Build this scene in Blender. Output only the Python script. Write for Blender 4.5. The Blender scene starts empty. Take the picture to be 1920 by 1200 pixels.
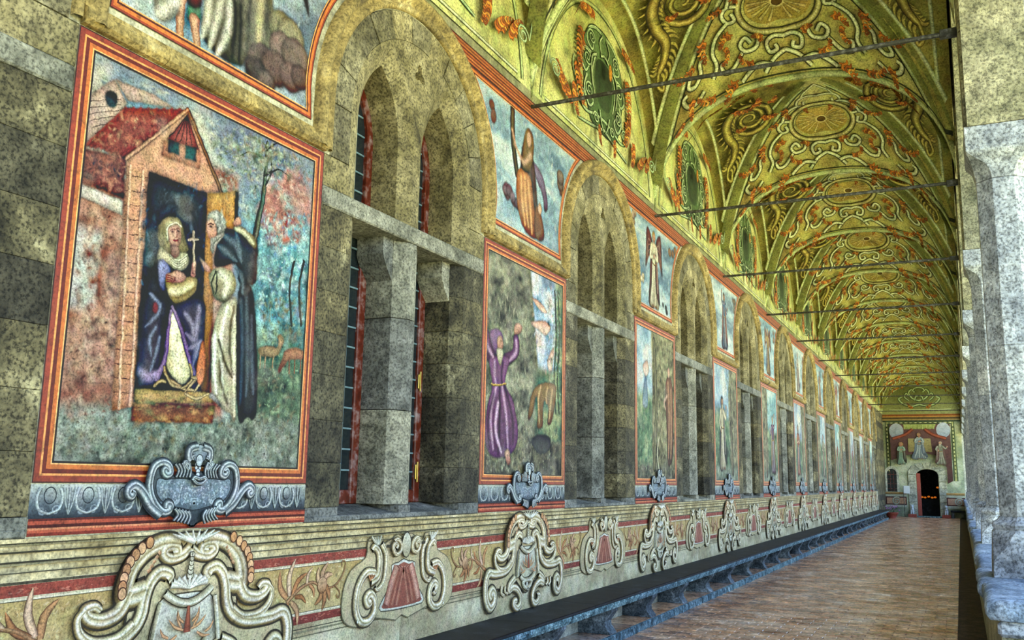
import bpy, math, random
import numpy as np
from mathutils import Vector, Matrix
from mathutils.geometry import tessellate_polygon

SC = bpy.context.scene
COL = SC.collection
R = random.Random(7)
PI = math.pi

# ------------------------------------------------------------------ camera
YAW, PITCH, ROLL, FPX, EYE = 0.45425603, 0.17230359, 0.01784595, 1708.94, 1.62
_f = Vector((-math.sin(YAW)*math.cos(PITCH), math.cos(YAW)*math.cos(PITCH), math.sin(PITCH)))
_r = Vector((math.cos(YAW), math.sin(YAW), 0)); _u = _r.cross(_f)
CR = math.cos(ROLL)*_r + math.sin(ROLL)*_u
CU = -math.sin(ROLL)*_r + math.cos(ROLL)*_u
CF = _f
cam_d = bpy.data.cameras.new('camera'); cam = bpy.data.objects.new('camera', cam_d); COL.objects.link(cam)
m = Matrix((CR, CU, -CF)).transposed().to_4x4(); m.translation = (0, 0, EYE)
cam.matrix_world = m
cam_d.sensor_fit = 'HORIZONTAL'; cam_d.sensor_width = 36; cam_d.lens = 36*FPX/1920
cam_d.clip_start = 0.05; cam_d.clip_end = 500
SC.camera = cam

# ------------------------------------------------------------------ sky, sun, exposure
SUN_EL, SUN_AZ = math.radians(62), math.radians(-105)     # the sun stands over the building on the wall side
wd = bpy.data.worlds.new('world'); SC.world = wd; wd.use_nodes = True
wn = wd.node_tree.nodes; wl = wd.node_tree.links
bg = wn['Background']
sky = wn.new('ShaderNodeTexSky'); sky.sky_type = 'NISHITA'; sky.sun_disc = False
sky.sun_elevation = SUN_EL; sky.sun_rotation = SUN_AZ; sky.air_density = 1.0; sky.dust_density = 1.2; sky.ozone_density = 1.0
wl.new(sky.outputs[0], bg.inputs[0]); bg.inputs[1].default_value = 0.36
sd = bpy.data.lights.new('sun', 'SUN'); sd.energy = 9.0; sd.angle = 0.009; sd.color = (1.0, 0.93, 0.78)
sun = bpy.data.objects.new('sun', sd); COL.objects.link(sun)
_sd = Vector((math.sin(SUN_AZ)*math.cos(SUN_EL), math.cos(SUN_AZ)*math.cos(SUN_EL), math.sin(SUN_EL)))
sun.rotation_euler = _sd.to_track_quat('Z', 'Y').to_euler()
vs = SC.view_settings
vs.view_transform = 'Standard'; vs.look = 'None'; vs.gamma = 1.0; vs.use_curve_mapping = False
vs.exposure = 1.58
SC.cycles.max_bounces = 6; SC.cycles.diffuse_bounces = 4; SC.cycles.glossy_bounces = 2
SC.cycles.use_adaptive_sampling = True; SC.cycles.adaptive_threshold = 0.04
SC.cycles.use_denoising = True
SC.cycles.caustics_reflective = False; SC.cycles.caustics_refractive = False

# ------------------------------------------------------------------ the place's measures (metres)
W = -3.65                 # front plane of the painted wall
Y0, P = 3.66, 4.16        # first fresco centre, bay length
XR = 0.18                 # inner plane of the arcade
END = Y0 + 12*P           # end wall
NP = 11                   # frescoes along the wall
def yp(k): return Y0 + P*k            # fresco / column / tie rod planes
def yw(k): return Y0 + P*(k-0.5)      # window k (1 = first in full view)

def wp(px, py, x=W):
    """a photograph pixel (1920x1200) on the plane X = x -> (y, z)"""
    d = CF + CR*((px-960)/FPX) - CU*((py-600)/FPX)
    t = x/d.x
    return (d.y*t, EYE + d.z*t)
def ep(px, py, y=END):
    """a photograph pixel on the end wall -> (x, z), fitted between the side walls"""
    d = CF + CR*((px-960)/FPX) - CU*((py-600)/FPX)
    t = y/d.y
    return ((d.x*t+0.05)*0.955+0.15, EYE + d.z*t)

# ------------------------------------------------------------------ colour
def lin(c):
    return c/12.92 if c <= 0.04045 else ((c+0.055)/1.055)**2.4
def hx(s):
    if not isinstance(s, str): return tuple(s[:3])
    s = s.lstrip('#'); return tuple(lin(int(s[i:i+2], 16)/255) for i in (0, 2, 4))
def mixc(a, b, t):
    a, b = hx(a), hx(b); return tuple(a[i]*(1-t)+b[i]*t for i in range(3))
def jit(c, r=R, v=.15, h=.04):
    c = hx(c); k = 1+r.uniform(-v, v); return tuple(max(0, x*k*(1+r.uniform(-h, h))) for x in c)

# ------------------------------------------------------------------ materials
def _ramp(nt, stops, interp='LINEAR'):
    n = nt.nodes.new('ShaderNodeValToRGB'); cr = n.color_ramp; cr.interpolation = interp
    while len(cr.elements) < len(stops): cr.elements.new(0.5)
    for e, (p, c) in zip(cr.elements, stops):
        e.position = p; e.color = (*(hx(c) if isinstance(c, str) else ((c, c, c) if isinstance(c, (int, float)) else c)), 1)
    return n
def _noise(nt, vec, scale, detail=5, rough=.6, dist=0.0):
    n = nt.nodes.new('ShaderNodeTexNoise'); n.inputs['Scale'].default_value = scale; n.inputs['Detail'].default_value = detail
    n.inputs['Roughness'].default_value = rough; n.inputs['Distortion'].default_value = dist
    if vec is not None: nt.links.new(vec, n.inputs['Vector'])
    return n.outputs['Fac']
def _mix(nt, a, b, fac, mode='MIX'):
    n = nt.nodes.new('ShaderNodeMix'); n.data_type = 'RGBA'; n.blend_type = mode
    for sock, v in ((n.inputs[0], fac), (n.inputs[6], a), (n.inputs[7], b)):
        if hasattr(v, 'is_linked'): nt.links.new(v, sock)
        else: sock.default_value = v if isinstance(v, (int, float)) else (*hx(v), 1)
    return n.outputs[2]
def base_mat(name, rough=.8, spec=.3):
    mt = bpy.data.materials.new(name); mt.use_nodes = True; nt = mt.node_tree
    b = nt.nodes['Principled BSDF']; b.inputs['Roughness'].default_value = rough
    b.inputs['Specular IOR Level'].default_value = spec
    return mt, nt, b
def bump(nt, b, h, strength=.4, dist=.01):
    n = nt.nodes.new('ShaderNodeBump'); n.inputs['Strength'].default_value = strength; n.inputs['Distance'].default_value = dist
    nt.links.new(h, n.inputs['Height']); nt.links.new(n.outputs[0], b.inputs['Normal'])
def stone(name, cols, scale=3.0, pits=.55, bumpd=.012, rough=.85, stretch=None, tint=.35, fine=55, spec=.3, island=False):
    """weathered stone: broad blotches, dark pits, fine grain, one tone per block"""
    mt, nt, b = base_mat(name, rough, spec)
    g = nt.nodes.new('ShaderNodeNewGeometry'); vec = g.outputs['Position']
    if stretch:
        mp = nt.nodes.new('ShaderNodeMapping'); mp.inputs['Scale'].default_value = stretch
        nt.links.new(vec, mp.inputs['Vector']); vec = mp.outputs[0]
    n1 = _noise(nt, vec, scale, 4, .65, .4)
    k = len(cols)
    c = _ramp(nt, [(.28+.44*i/(k-1), col) for i, col in enumerate(cols)]); nt.links.new(n1, c.inputs[0])
    oi = nt.nodes.new('ShaderNodeObjectInfo')
    tr = _ramp(nt, [(0, (1-tint, 1-tint, 1-.8*tint)), (.5, (1, 1, 1)), (1, (1+tint*.9, 1+tint*.7, 1+tint*.3))]); 
    rnd = oi.outputs['Random']
    if island:                                   # one tone per loose piece as well as per object
        ad = nt.nodes.new('ShaderNodeMath'); ad.operation = 'ADD'; fr_ = nt.nodes.new('ShaderNodeMath'); fr_.operation = 'FRACT'
        nt.links.new(rnd, ad.inputs[0]); nt.links.new(g.outputs['Random Per Island'], ad.inputs[1]); nt.links.new(ad.outputs[0], fr_.inputs[0]); rnd = fr_.outputs[0]
    nt.links.new(rnd, tr.inputs[0])
    col = _mix(nt, c.outputs[0], tr.outputs[0], 1.0, 'MULTIPLY')
    n2 = _noise(nt, vec, fine, 2, .7)
    p2 = _ramp(nt, [(.36, 1-pits), (.52, 1.0), (.68, 1.25)]); nt.links.new(n2, p2.inputs[0])
    col = _mix(nt, col, p2.outputs[0], 1.0, 'MULTIPLY')
    n3 = _noise(nt, vec, scale*5, 3, .6)
    p3 = _ramp(nt, [(.3, .42), (.52, 1.0), (.72, 1.45)]); nt.links.new(n3, p3.inputs[0])
    col = _mix(nt, col, p3.outputs[0], .8, 'MULTIPLY')
    nt.links.new(col, b.inputs['Base Color'])
    bump(nt, b, n2, .55, bumpd)
    return mt
def painted(name, grit=.5, fine=70, rough=.75, spec=.25, mid=9, bumpd=.004, stain=.35, hue=.25, hue_scale=11, wear=.6):
    """fresco paint: colour from the mesh's colour layer, worn by grit, craquelure and stains"""
    mt, nt, b = base_mat(name, rough, spec)
    a = nt.nodes.new('ShaderNodeVertexColor'); a.layer_name = 'Col'
    g = nt.nodes.new('ShaderNodeNewGeometry'); vec = g.outputs['Position']
    n2 = _noise(nt, vec, fine, 2, .72)
    p2 = _ramp(nt, [(.34, 1-grit), (.5, 1.0), (.66, 1+.55*grit)]); nt.links.new(n2, p2.inputs[0])
    col = _mix(nt, a.outputs[0], p2.outputs[0], 1.0, 'MULTIPLY')
    n3 = _noise(nt, vec, mid, 4, .65, .8)
    p3 = _ramp(nt, [(.3, 1-stain), (.5, 1.0), (.7, 1+.5*stain)]); nt.links.new(n3, p3.inputs[0])
    col = _mix(nt, col, p3.outputs[0], 1.0, 'MULTIPLY')
    nz = nt.nodes.new('ShaderNodeTexNoise'); nz.inputs['Scale'].default_value = hue_scale; nz.inputs['Detail'].default_value = 3; nz.inputs['Roughness'].default_value = .7
    nt.links.new(vec, nz.inputs['Vector'])
    col = _mix(nt, col, nz.outputs['Color'], hue, 'OVERLAY')
    n4 = _noise(nt, vec, fine*.33, 3, .75)
    p4 = _ramp(nt, [(.33, .35), (.43, 1.0), (.62, 1.0), (.74, 1.35)]); nt.links.new(n4, p4.inputs[0])
    col = _mix(nt, col, p4.outputs[0], wear, 'MULTIPLY')
    nt.links.new(col, b.inputs['Base Color'])
    bump(nt, b, n2, .35, bumpd)
    return mt
def plain(name, c, rough=.6, metal=0.0, spec=.4, var=.25, scale=20):
    mt, nt, b = base_mat(name, rough, spec); b.inputs['Metallic'].default_value = metal
    g = nt.nodes.new('ShaderNodeNewGeometry')
    n = _noise(nt, g.outputs['Position'], scale, 5, .65)
    r = _ramp(nt, [(.3, mixc(c, (0, 0, 0), var)), (.5, hx(c)), (.7, mixc(c, (1, 1, 1), var*.35))]); nt.links.new(n, r.inputs[0])
    nt.links.new(r.outputs[0], b.inputs['Base Color'])
    bump(nt, b, n, .25, .004)
    return mt
def glow(name, c, strength):
    mt = bpy.data.materials.new(name); mt.use_nodes = True; b = mt.node_tree.nodes['Principled BSDF']
    b.inputs['Base Color'].default_value = (*hx(c), 1); b.inputs['Emission Color'].default_value = (*hx(c), 1); b.inputs['Emission Strength'].default_value = strength
    return mt

M = {}
M['tuff'] = stone('window_tuff', ['#1a1812', '#4b4735', '#6b654c', '#aaa381'], 2.6, .78, .02, tint=.5)
M['tracery'] = stone('tracery_tuff', ['#2f2b1e', '#6f6849', '#8d8566', '#bdb490'], 2.2, .68, .016, tint=.3)
M['hood'] = stone('hood_tuff', ['#4a4030', '#8d7c4e', '#a8935c', '#c9b98a'], 3.0, .5, .01, tint=.2)
M['column'] = stone('column_stone', ['#777b7e', '#a5aaac', '#bcc0be', '#dcded8'], 2.2, .62, .014, tint=.16, fine=48)
M['mullion'] = stone('mullion_stone', ['#45463e', '#74756a', '#8c8c80', '#aeada0'], 2.4, .6, .014, tint=.3)
M['pier'] = stone('pier_stone', ['#4d503f', '#8d8b6d', '#a5a183', '#c4bd98'], 2.5, .6, .014, tint=.32, fine=48)
M['bench'] = stone('bench_stone', ['#090b0d', '#12151a', '#1c2128', '#3a424b'], 5.0, .5, .006, rough=.62, tint=.25, fine=80)
M['support'] = stone('support_stone', ['#23282a', '#4d575b', '#6f7b80', '#a7b2b6'], 6.0, .65, .01, tint=.25)
M['kerb'] = stone('kerb_stone', ['#182529', '#46636a', '#7d9fa6', '#c8dde0'], 9.0, .7, .008, tint=.25, fine=40)
M['parapet'] = stone('parapet_stone', ['#4b5a68', '#7a8a98', '#98a7b4', '#c3ccd4'], 4.0, .55, .012, tint=.22)
M['gutter'] = stone('gutter_stone', ['#22251a', '#454a36', '#6b6f50', '#989c78'], 5.0, .7, .012, tint=.4, fine=30)
M['brick'] = stone('floor_brick', ['#8f5c3f', '#c8936c', '#e0b591', '#f6e0c8'], 2.0, .4, .004, rough=.2, tint=.34, fine=26, spec=.7, island=True)
M['mortar'] = stone('floor_mortar', ['#2c231d', '#44372d', '#5a4a3d'], 6.0, .5, .006, tint=.1)
M['plaster'] = stone('wall_plaster', ['#77745f', '#a39f86', '#b8b498', '#cfcbb4'], 2.0, .35, .004, tint=.08)
M['lime'] = stone('pale_plaster', ['#8f9286', '#b9bcab', '#c9cbb9', '#dcdccb'], 2.4, .3, .004, tint=.06)
M['cornice'] = stone('cornice_plaster', ['#75653f', '#b09c6a', '#c6b484', '#dccba0'], 3.0, .4, .004, tint=.1)
M['doorstone'] = stone('door_stone', ['#7d8070', '#a9ac98', '#bfc1ac', '#d8d8c6'], 3.0, .45, .006, tint=.15)
M['dark'] = plain('dark_interior', '#0b0b0c', .9)  # near-black colour paints in the darkness of unlit rooms
M['paint'] = painted('fresco_paint', .55, 85, stain=.3, hue=.25, hue_scale=13, wear=.7)
M['paintfine'] = painted('ornament_paint', .42, 90, stain=.35, hue=.16, wear=.6)
M['vault'] = painted('vault_paint', .5, 46, stain=.55, mid=3.5, hue=.25, hue_scale=5, wear=.5)
M['red'] = painted('frame_paint', .3, 60, rough=.55, stain=.3)
M['wood'] = plain('red_wood', '#64230f', .45, spec=.35, var=.6, scale=14)
M['lead'] = plain('lead_bar', '#6f8a90', .5, .3)
M['brass'] = plain('brass', '#b49a4c', .35, .9)
M['iron'] = plain('iron', '#474538', .6, .3, var=.5)
M['terra'] = plain('terracotta', '#a04a38', .7)
M['leaf'] = plain('leaf', '#3b5a2a', .6)
M['petal'] = plain('petal', '#b07fb0', .6)
M['white'] = plain('white_paper', '#d9e2e6', .6, var=.05)
M['marble'] = plain('white_marble', '#c9d3d6', .5, var=.3)
M['lawn'] = plain('bounce_lawn', '#cbc888', .9, var=.4, scale=1.5)  # pale warm tone picked so the ground bounces sunlight into the vaults
M['glass'], _nt, _b = base_mat('dark_glass', .12, .5); _b.inputs['Base Color'].default_value = (.012, .018, .02, 1)
M['flame'] = glow('lamp_glow', '#d8741f', .22)

# ------------------------------------------------------------------ mesh helpers
def mesh(name, V, F, mat=None, cols=None, smooth=False):
    me = bpy.data.meshes.new(name); me.from_pydata(V, [], F)
    if mat: me.materials.append(M[mat] if isinstance(mat, str) else mat)
    if cols is not None:
        a = me.color_attributes.new('Col', 'FLOAT_COLOR', 'POINT')
        arr = np.ones((len(V), 4), np.float32); arr[:, :3] = np.asarray(cols, np.float32)
        a.data.foreach_set('color', arr.ravel())
    if smooth: me.polygons.foreach_set('use_smooth', [True]*len(me.polygons))
    me.update(); return me
def link(name, me, parent=None, loc=(0, 0, 0), rz=0.0):
    o = bpy.data.objects.new(name, me); COL.objects.link(o); o.location = loc
    if rz: o.rotation_euler = (0, 0, rz)
    if parent is not None: o.parent = parent
    return o
def empty(name, loc=(0, 0, 0)):
    o = bpy.data.objects.new(name, None); COL.objects.link(o); o.location = loc; o.empty_display_size = .1; return o
def tag(o, label, cat=None, group=None, kind=None):
    o['label'] = label
    if cat: o['category'] = cat
    if group: o['group'] = group
    if kind: o['kind'] = kind
    return o
class MB:
    """collects solids for one mesh"""
    def __init__(s): s.V, s.F = [], []
    def add(s, V, F):
        n = len(s.V); s.V += [tuple(v) for v in V]; s.F += [tuple(i+n for i in f) for f in F]; return s
    def box(s, x0, x1, y0, y1, z0, z1, b=0.0):
        if b <= 0:
            V = [(x, y, z) for x in (x0, x1) for y in (y0, y1) for z in (z0, z1)]
            return s.add(V, [(0, 1, 3, 2), (4, 6, 7, 5), (0, 4, 5, 1), (2, 3, 7, 6), (0, 2, 6, 4), (1, 5, 7, 3)])
        V, ids = [], {}
        for i, (X, sx) in enumerate(((x0, 1), (x1, -1))):
            for j, (Y, sy) in enumerate(((y0, 1), (y1, -1))):
                for k, (Z, sz) in enumerate(((z0, 1), (z1, -1))):
                    ids[i, j, k] = len(V)
                    V += [(X, Y+sy*b, Z+sz*b), (X+sx*b, Y, Z+sz*b), (X+sx*b, Y+sy*b, Z)]
        q = lambda *a: tuple(ids[t[:3]]+t[3] for t in a)
        F = []
        for i in (0, 1): F.append(q((i, 0, 0, 0), (i, 1, 0, 0), (i, 1, 1, 0), (i, 0, 1, 0)))
        for j in (0, 1): F.append(q((0, j, 0, 1), (1, j, 0, 1), (1, j, 1, 1), (0, j, 1, 1)))
        for k in (0, 1): F.append(q((0, 0, k, 2), (1, 0, k, 2), (1, 1, k, 2), (0, 1, k, 2)))
        for i in (0, 1):
            for j in (0, 1): F.append(q((i, j, 0, 0), (i, j, 1, 0), (i, j, 1, 1), (i, j, 0, 1)))
            for k in (0, 1): F.append(q((i, 0, k, 0), (i, 1, k, 0), (i, 1, k, 2), (i, 0, k, 2)))
        for j in (0, 1):
            for k in (0, 1): F.append(q((0, j, k, 1), (1, j, k, 1), (1, j, k, 2), (0, j, k, 2)))
        for t in ids: F.append((ids[t], ids[t]+1, ids[t]+2))
        return s.add(V, F)
    def prism(s, poly, f0, f1, b=0.0):
        """poly: list of 2D points; f0/f1 map a point to 3D on the two ends"""
        n = len(poly); tri = tessellate_polygon([[Vector((p[0], p[1], 0)) for p in poly]])
        V = [f0(*p) for p in poly]+[f1(*p) for p in poly]
        F = [t for t in tri]+[tuple(i+n for i in t[::-1]) for t in tri]+[(i, (i+1) % n, (i+1) % n+n, i+n) for i in range(n)]
        return s.add(V, F)
    def tube(s, path, r, n=8, cap=True):
        rings = []
        for i, p in enumerate(path):
            p = Vector(p); d = (Vector(path[min(i+1, len(path)-1)])-Vector(path[max(i-1, 0)])).normalized()
            a = d.cross(Vector((0, 0, 1))); a = a if a.length > 1e-3 else d.cross(Vector((0, 1, 0))); a.normalize(); c = d.cross(a)
            rr = r[i] if isinstance(r, (list, tuple)) else r
            rings.append([p+(a*math.cos(2*PI*k/n)+c*math.sin(2*PI*k/n))*rr for k in range(n)])
        V = [v for g in rings for v in g]
        F = [(i*n+k, i*n+(k+1) % n, (i+1)*n+(k+1) % n, (i+1)*n+k) for i in range(len(path)-1) for k in range(n)]
        if cap: F += [tuple(range(n)), tuple(range((len(path)-1)*n, len(path)*n))]
        return s.add(V, F)
    def lathe(s, prof, c=(0, 0, 0), n=16):
        V = [(c[0]+r*math.cos(2*PI*k/n), c[1]+r*math.sin(2*PI*k/n), c[2]+z) for r, z in prof for k in range(n)]
        F = [(i*n+k, i*n+(k+1) % n, (i+1)*n+(k+1) % n, (i+1)*n+k) for i in range(len(prof)-1) for k in range(n)]
        F += [tuple(range(n)), tuple(range((len(prof)-1)*n, len(prof)*n))]
        return s.add(V, F)
    def ball(s, c, r, n=8, m=6):
        rx, ry, rz = (r, r, r) if isinstance(r, (int, float)) else r
        V = [(c[0]+rx*math.sin(PI*i/m)*math.cos(2*PI*k/n), c[1]+ry*math.sin(PI*i/m)*math.sin(2*PI*k/n), c[2]+rz*math.cos(PI*i/m)) for i in range(m+1) for k in range(n)]
        F = [(i*n+k, i*n+(k+1) % n, (i+1)*n+(k+1) % n, (i+1)*n+k) for i in range(m) for k in range(n)]
        return s.add(V, F)
    def me(s, name, mat, smooth=False): return mesh(name, s.V, s.F, mat, None, smooth)
    def obj(s, name, mat, parent=None, smooth=False, loc=(0, 0, 0)): return link(name, s.me(name, mat, smooth), parent, loc)

# ------------------------------------------------------------------ painting: strokes and fills laid on a surface as coats of paint
def catmull(pts, n=6, closed=False):
    if n <= 1 or len(pts) < 3: return list(pts)
    N = len(pts); out = []
    g = (lambda i: pts[i % N]) if closed else (lambda i: pts[max(0, min(N-1, i))])
    for i in range(N if closed else N-1):
        p0, p1, p2, p3 = g(i-1), g(i), g(i+1), g(i+2)
        for k in range(n):
            t = k/n; t2 = t*t; t3 = t2*t
            out.append(tuple(.5*(2*p1[a]+(p2[a]-p0[a])*t+(2*p0[a]-5*p1[a]+4*p2[a]-p3[a])*t2+(3*p1[a]-p0[a]-3*p2[a]+p3[a])*t3) for a in (0, 1)))
    if not closed: out.append(tuple(pts[-1]))
    return out
def spiral(cx, cy, r0, r1, a0, turns, n=14):
    k = max(4, int(n*abs(turns)))
    return [(cx+(r0+(r1-r0)*i/k)*math.cos(a0+2*PI*turns*i/k), cy+(r0+(r1-r0)*i/k)*math.sin(a0+2*PI*turns*i/k)) for i in range(k+1)]
def vnoise(x, y, seed=0):
    xi, yi = np.floor(x).astype(np.int64), np.floor(y).astype(np.int64); fx, fy = x-xi, y-yi
    fx, fy = fx*fx*(3-2*fx), fy*fy*(3-2*fy)
    def h(a, b):
        n = (a*374761393+b*668265263+seed*1442695041) & 0x7fffffff
        n = ((n ^ (n >> 13))*1274126177) & 0x7fffffff
        return ((n ^ (n >> 16)) & 0xffff)/65535.0
    return (h(xi, yi)*(1-fx)+h(xi+1, yi)*fx)*(1-fy)+(h(xi, yi+1)*(1-fx)+h(xi+1, yi+1)*fx)*fy
def fbm(x, y, seed=0, o=4):
    s, a, t = 0, .5, 0
    for i in range(o): s = s+a*vnoise(x*2**i, y*2**i, seed+i*17); t += a; a *= .55
    return s/t

class Paint:
    def __init__(s, fmap, h=.003, dh=.0002, seed=1):
        s.V, s.F, s.C = [], [], []; s.fmap, s.h, s.dh = fmap, h, dh; s.tx = lambda p: p; s.r = random.Random(seed); s.mirror = None; s.star = 0
    def _add(s, pts, faces, cols, hs):
        for mir in ((False, True) if s.mirror is not None else (False,)):
            n = len(s.V)
            for i, p in enumerate(pts):
                a, b = p
                if mir: a = 2*s.mirror-a
                s.V.append(s.fmap(a, b, hs[i] if hasattr(hs, '__len__') else hs))
            s.F += [tuple(i+n for i in f) for f in faces]; s.C += cols
    def up(s, k=1): s.h += s.dh*k; return s.h
    def poly(s, pts, col, smooth=5, grad=None, lift=0, edge=None, ew=.006, skirt=False):
        """filled outline; grad = colour at the lower end"""
        p = [s.tx(q) for q in pts]; mir = s.mirror
        if mir is not None and abs(p[0][0]-mir) < .03 and abs(p[-1][0]-mir) < .03 and max(abs(a-mir) for a, b in p) > .08 and (min(a-mir for a, b in p) > -.02 or max(a-mir for a, b in p) < .02):
            # a half outline that starts and ends on the axis: close it with its mirror image
            p[0] = (mir, p[0][1]); p[-1] = (mir, p[-1][1])
            p = p+[(2*mir-a, b) for a, b in p[-2:0:-1]]; s.mirror = None
        if smooth > 1: p = catmull(p, smooth, True)
        if skirt: s._add(p+p, [(i, (i+1) % len(p), len(p)+(i+1) % len(p), len(p)+i) for i in range(len(p))], [hx(edge or col)]*(2*len(p)), [.001]*len(p)+[s.h+2*s.dh]*len(p))
        if edge is not None: s._rib(p+[p[0]], [ew]*(len(p)+1), [edge, edge], s.up())
        tri = tessellate_polygon([[Vector((a, b, 0)) for a, b in p]])
        h = s.up()+lift
        if grad is None: cols = [hx(col)]*len(p)
        else:
            lo, hi = min(b for a, b in p), max(b for a, b in p)
            cols = [mixc(grad, col, (b-lo)/max(1e-6, hi-lo)) for a, b in p]
        if s.star:
            n = len(p); c = (sum(a for a, b in p)/n, sum(b for a, b in p)/n); K = s.star; cc = tuple(sum(q[i] for q in cols)/n for i in range(3))
            pts_ = [(c[0]+(a-c[0])*k/K, c[1]+(b-c[1])*k/K) for k in range(1, K+1) for a, b in p]
            F_ = [(k*n+i, k*n+(i+1) % n, (k+1)*n+(i+1) % n, (k+1)*n+i) for k in range(K-1) for i in range(n)]+[(i, (i+1) % n, n*K) for i in range(n)]
            s._add(pts_+[c], F_, [mixc(cc, q, k/K) for k in range(1, K+1) for q in cols]+[cc], h)
        else: s._add(p, tri, cols, h)
        s.mirror = mir
    def _rib(s, p, ws, cols, h, bulge=0.0):
        m = len(cols); pts, cs, hs = [], [], []
        N = len(p); cc = [hx(c) for c in cols]
        for i in range(N):
            a, b = p[max(0, i-1)], p[min(N-1, i+1)]
            dx, dy = b[0]-a[0], b[1]-a[1]; L = math.hypot(dx, dy) or 1; nx, ny = -dy/L, dx/L
            for k in range(m):
                q = 2*k/(m-1)-1
                pts.append((p[i][0]+nx*q*ws[i], p[i][1]+ny*q*ws[i])); cs.append(cc[k]); hs.append(h+bulge*(1-q*q))
        F = [(i*m+k, i*m+k+1, (i+1)*m+k+1, (i+1)*m+k) for i in range(N-1) for k in range(m-1)]
        s._add(pts, F, cs, hs)
    def rib(s, pts, w, cols, smooth=5, taper=(1, 1), mid=1.0, bulge=0.0, closed=False, out=None, ow=1.35):
        """stroke along a path; cols across its width; out = a darker outline underneath"""
        p = [s.tx(q) for q in pts]
        if closed: p = catmull(p, smooth, True); p.append(p[0])
        else: p = catmull(p, smooth)
        N = len(p); ws = []
        for i in range(N):
            t = i/max(1, N-1); e = taper[0]*(1-t)+taper[1]*t; ws.append(w/2*(e+(mid-1)*4*t*(1-t)))
        if isinstance(cols, (str, tuple)): cols = [cols, cols]
        mir = s.mirror
        if mir is not None and all(abs(a-mir) < .02 for a, b in p): s.mirror = None; p = [(mir, b) for a, b in p]
        if out is not None: s._rib(p, [x*ow for x in ws], [out]*max(4, len(cols)), s.up())
        s._rib(p, ws, cols, s.up(), bulge); s.mirror = mir
    def ell(s, c, rx, ry, col, rot=0, n=16, grad=None, edge=None, ew=.006):
        c = s.tx(c); t = s.tx; s.tx = lambda p: p; mir = s.mirror
        if mir is not None and abs(c[0]-mir) < .6*rx: s.mirror = None; c = (mir, c[1])
        s.poly([(c[0]+rx*math.cos(a)*math.cos(rot)-ry*math.sin(a)*math.sin(rot), c[1]+rx*math.cos(a)*math.sin(rot)+ry*math.sin(a)*math.cos(rot)) for a in (2*PI*i/n for i in range(n))], col, 1, grad, 0, edge, ew)
        s.tx = t; s.mirror = mir
    def dabs(s, n, place, pal, size=(.01, .03), asp=(.25, .6), ang=(0, PI), v=.18, keep=None):
        """short brush strokes; place() gives a point (before tx)"""
        h = s.up(); pal = [hx(c) for c in pal]; mean = tuple(sum(c[j] for c in pal)/len(pal) for j in range(3))
        pal = [mixc(c, mean, .3) for c in pal]; size = (size[0]*.5, size[1]*.62)
        for i in range(int(n*1.9)):
            q = place(s.r)
            if keep is not None and not keep(q): continue
            a, b = s.tx(q); L = s.r.uniform(*size); w = L*s.r.uniform(*asp); t = s.r.uniform(*ang)
            ca, sa = math.cos(t), math.sin(t); c = jit(s.r.choice(pal), s.r, v)
            P4 = [(L, 0), (L*.2, w), (-L, w*.3), (-L*.3, -w)]
            s._add([(a+x*ca-y*sa, b+x*sa+y*ca) for x, y in P4], [(0, 1, 2, 3)], [c]*4, h+i*2e-7)
    def canvas(s, x0, x1, z0, z1, nx, ny, fn):
        X, Z = np.meshgrid(np.linspace(0, 1, nx+1), np.linspace(0, 1, ny+1)); C = fn(X, Z)
        pts = [(x0+(x1-x0)*a, z0+(z1-z0)*b) for a, b in zip(X.ravel(), Z.ravel())]
        F = [(j*(nx+1)+i, j*(nx+1)+i+1, (j+1)*(nx+1)+i+1, (j+1)*(nx+1)+i) for j in range(ny) for i in range(nx)]
        s._add(pts, F, [tuple(c) for c in C.reshape(-1, 3)], s.up())
    def me(s, name, mat): return mesh(name, s.V, s.F, mat, s.C)
    def obj(s, name, mat, parent=None, loc=(0, 0, 0)): return link(name, s.me(name, mat), parent, loc)
def blend(stops, t):
    """numpy colour ramp"""
    t = np.clip(t, 0, 1); xs = [a for a, c in stops]; cs = np.array([hx(c) for a, c in stops])
    return np.stack([np.interp(t, xs, cs[:, i]) for i in range(3)], -1)
def lay(a, b, m): return a*(1-m[..., None])+b*m[..., None]
def sst(x, a, b):
    t = np.clip((x-a)/(b-a), 0, 1); return t*t*(3-2*t)
wallmap = lambda a, b, h: (W+h, a, b)
locmap = lambda a, b, h: (h, a, b)          # local to an object placed on the wall at (W, y, 0)
ORD = ['nearest', 'second', 'third', 'fourth', 'fifth', 'sixth', 'seventh', 'eighth', 'ninth', 'tenth', 'eleventh', 'twelfth', 'thirteenth', 'fourteenth']

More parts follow.
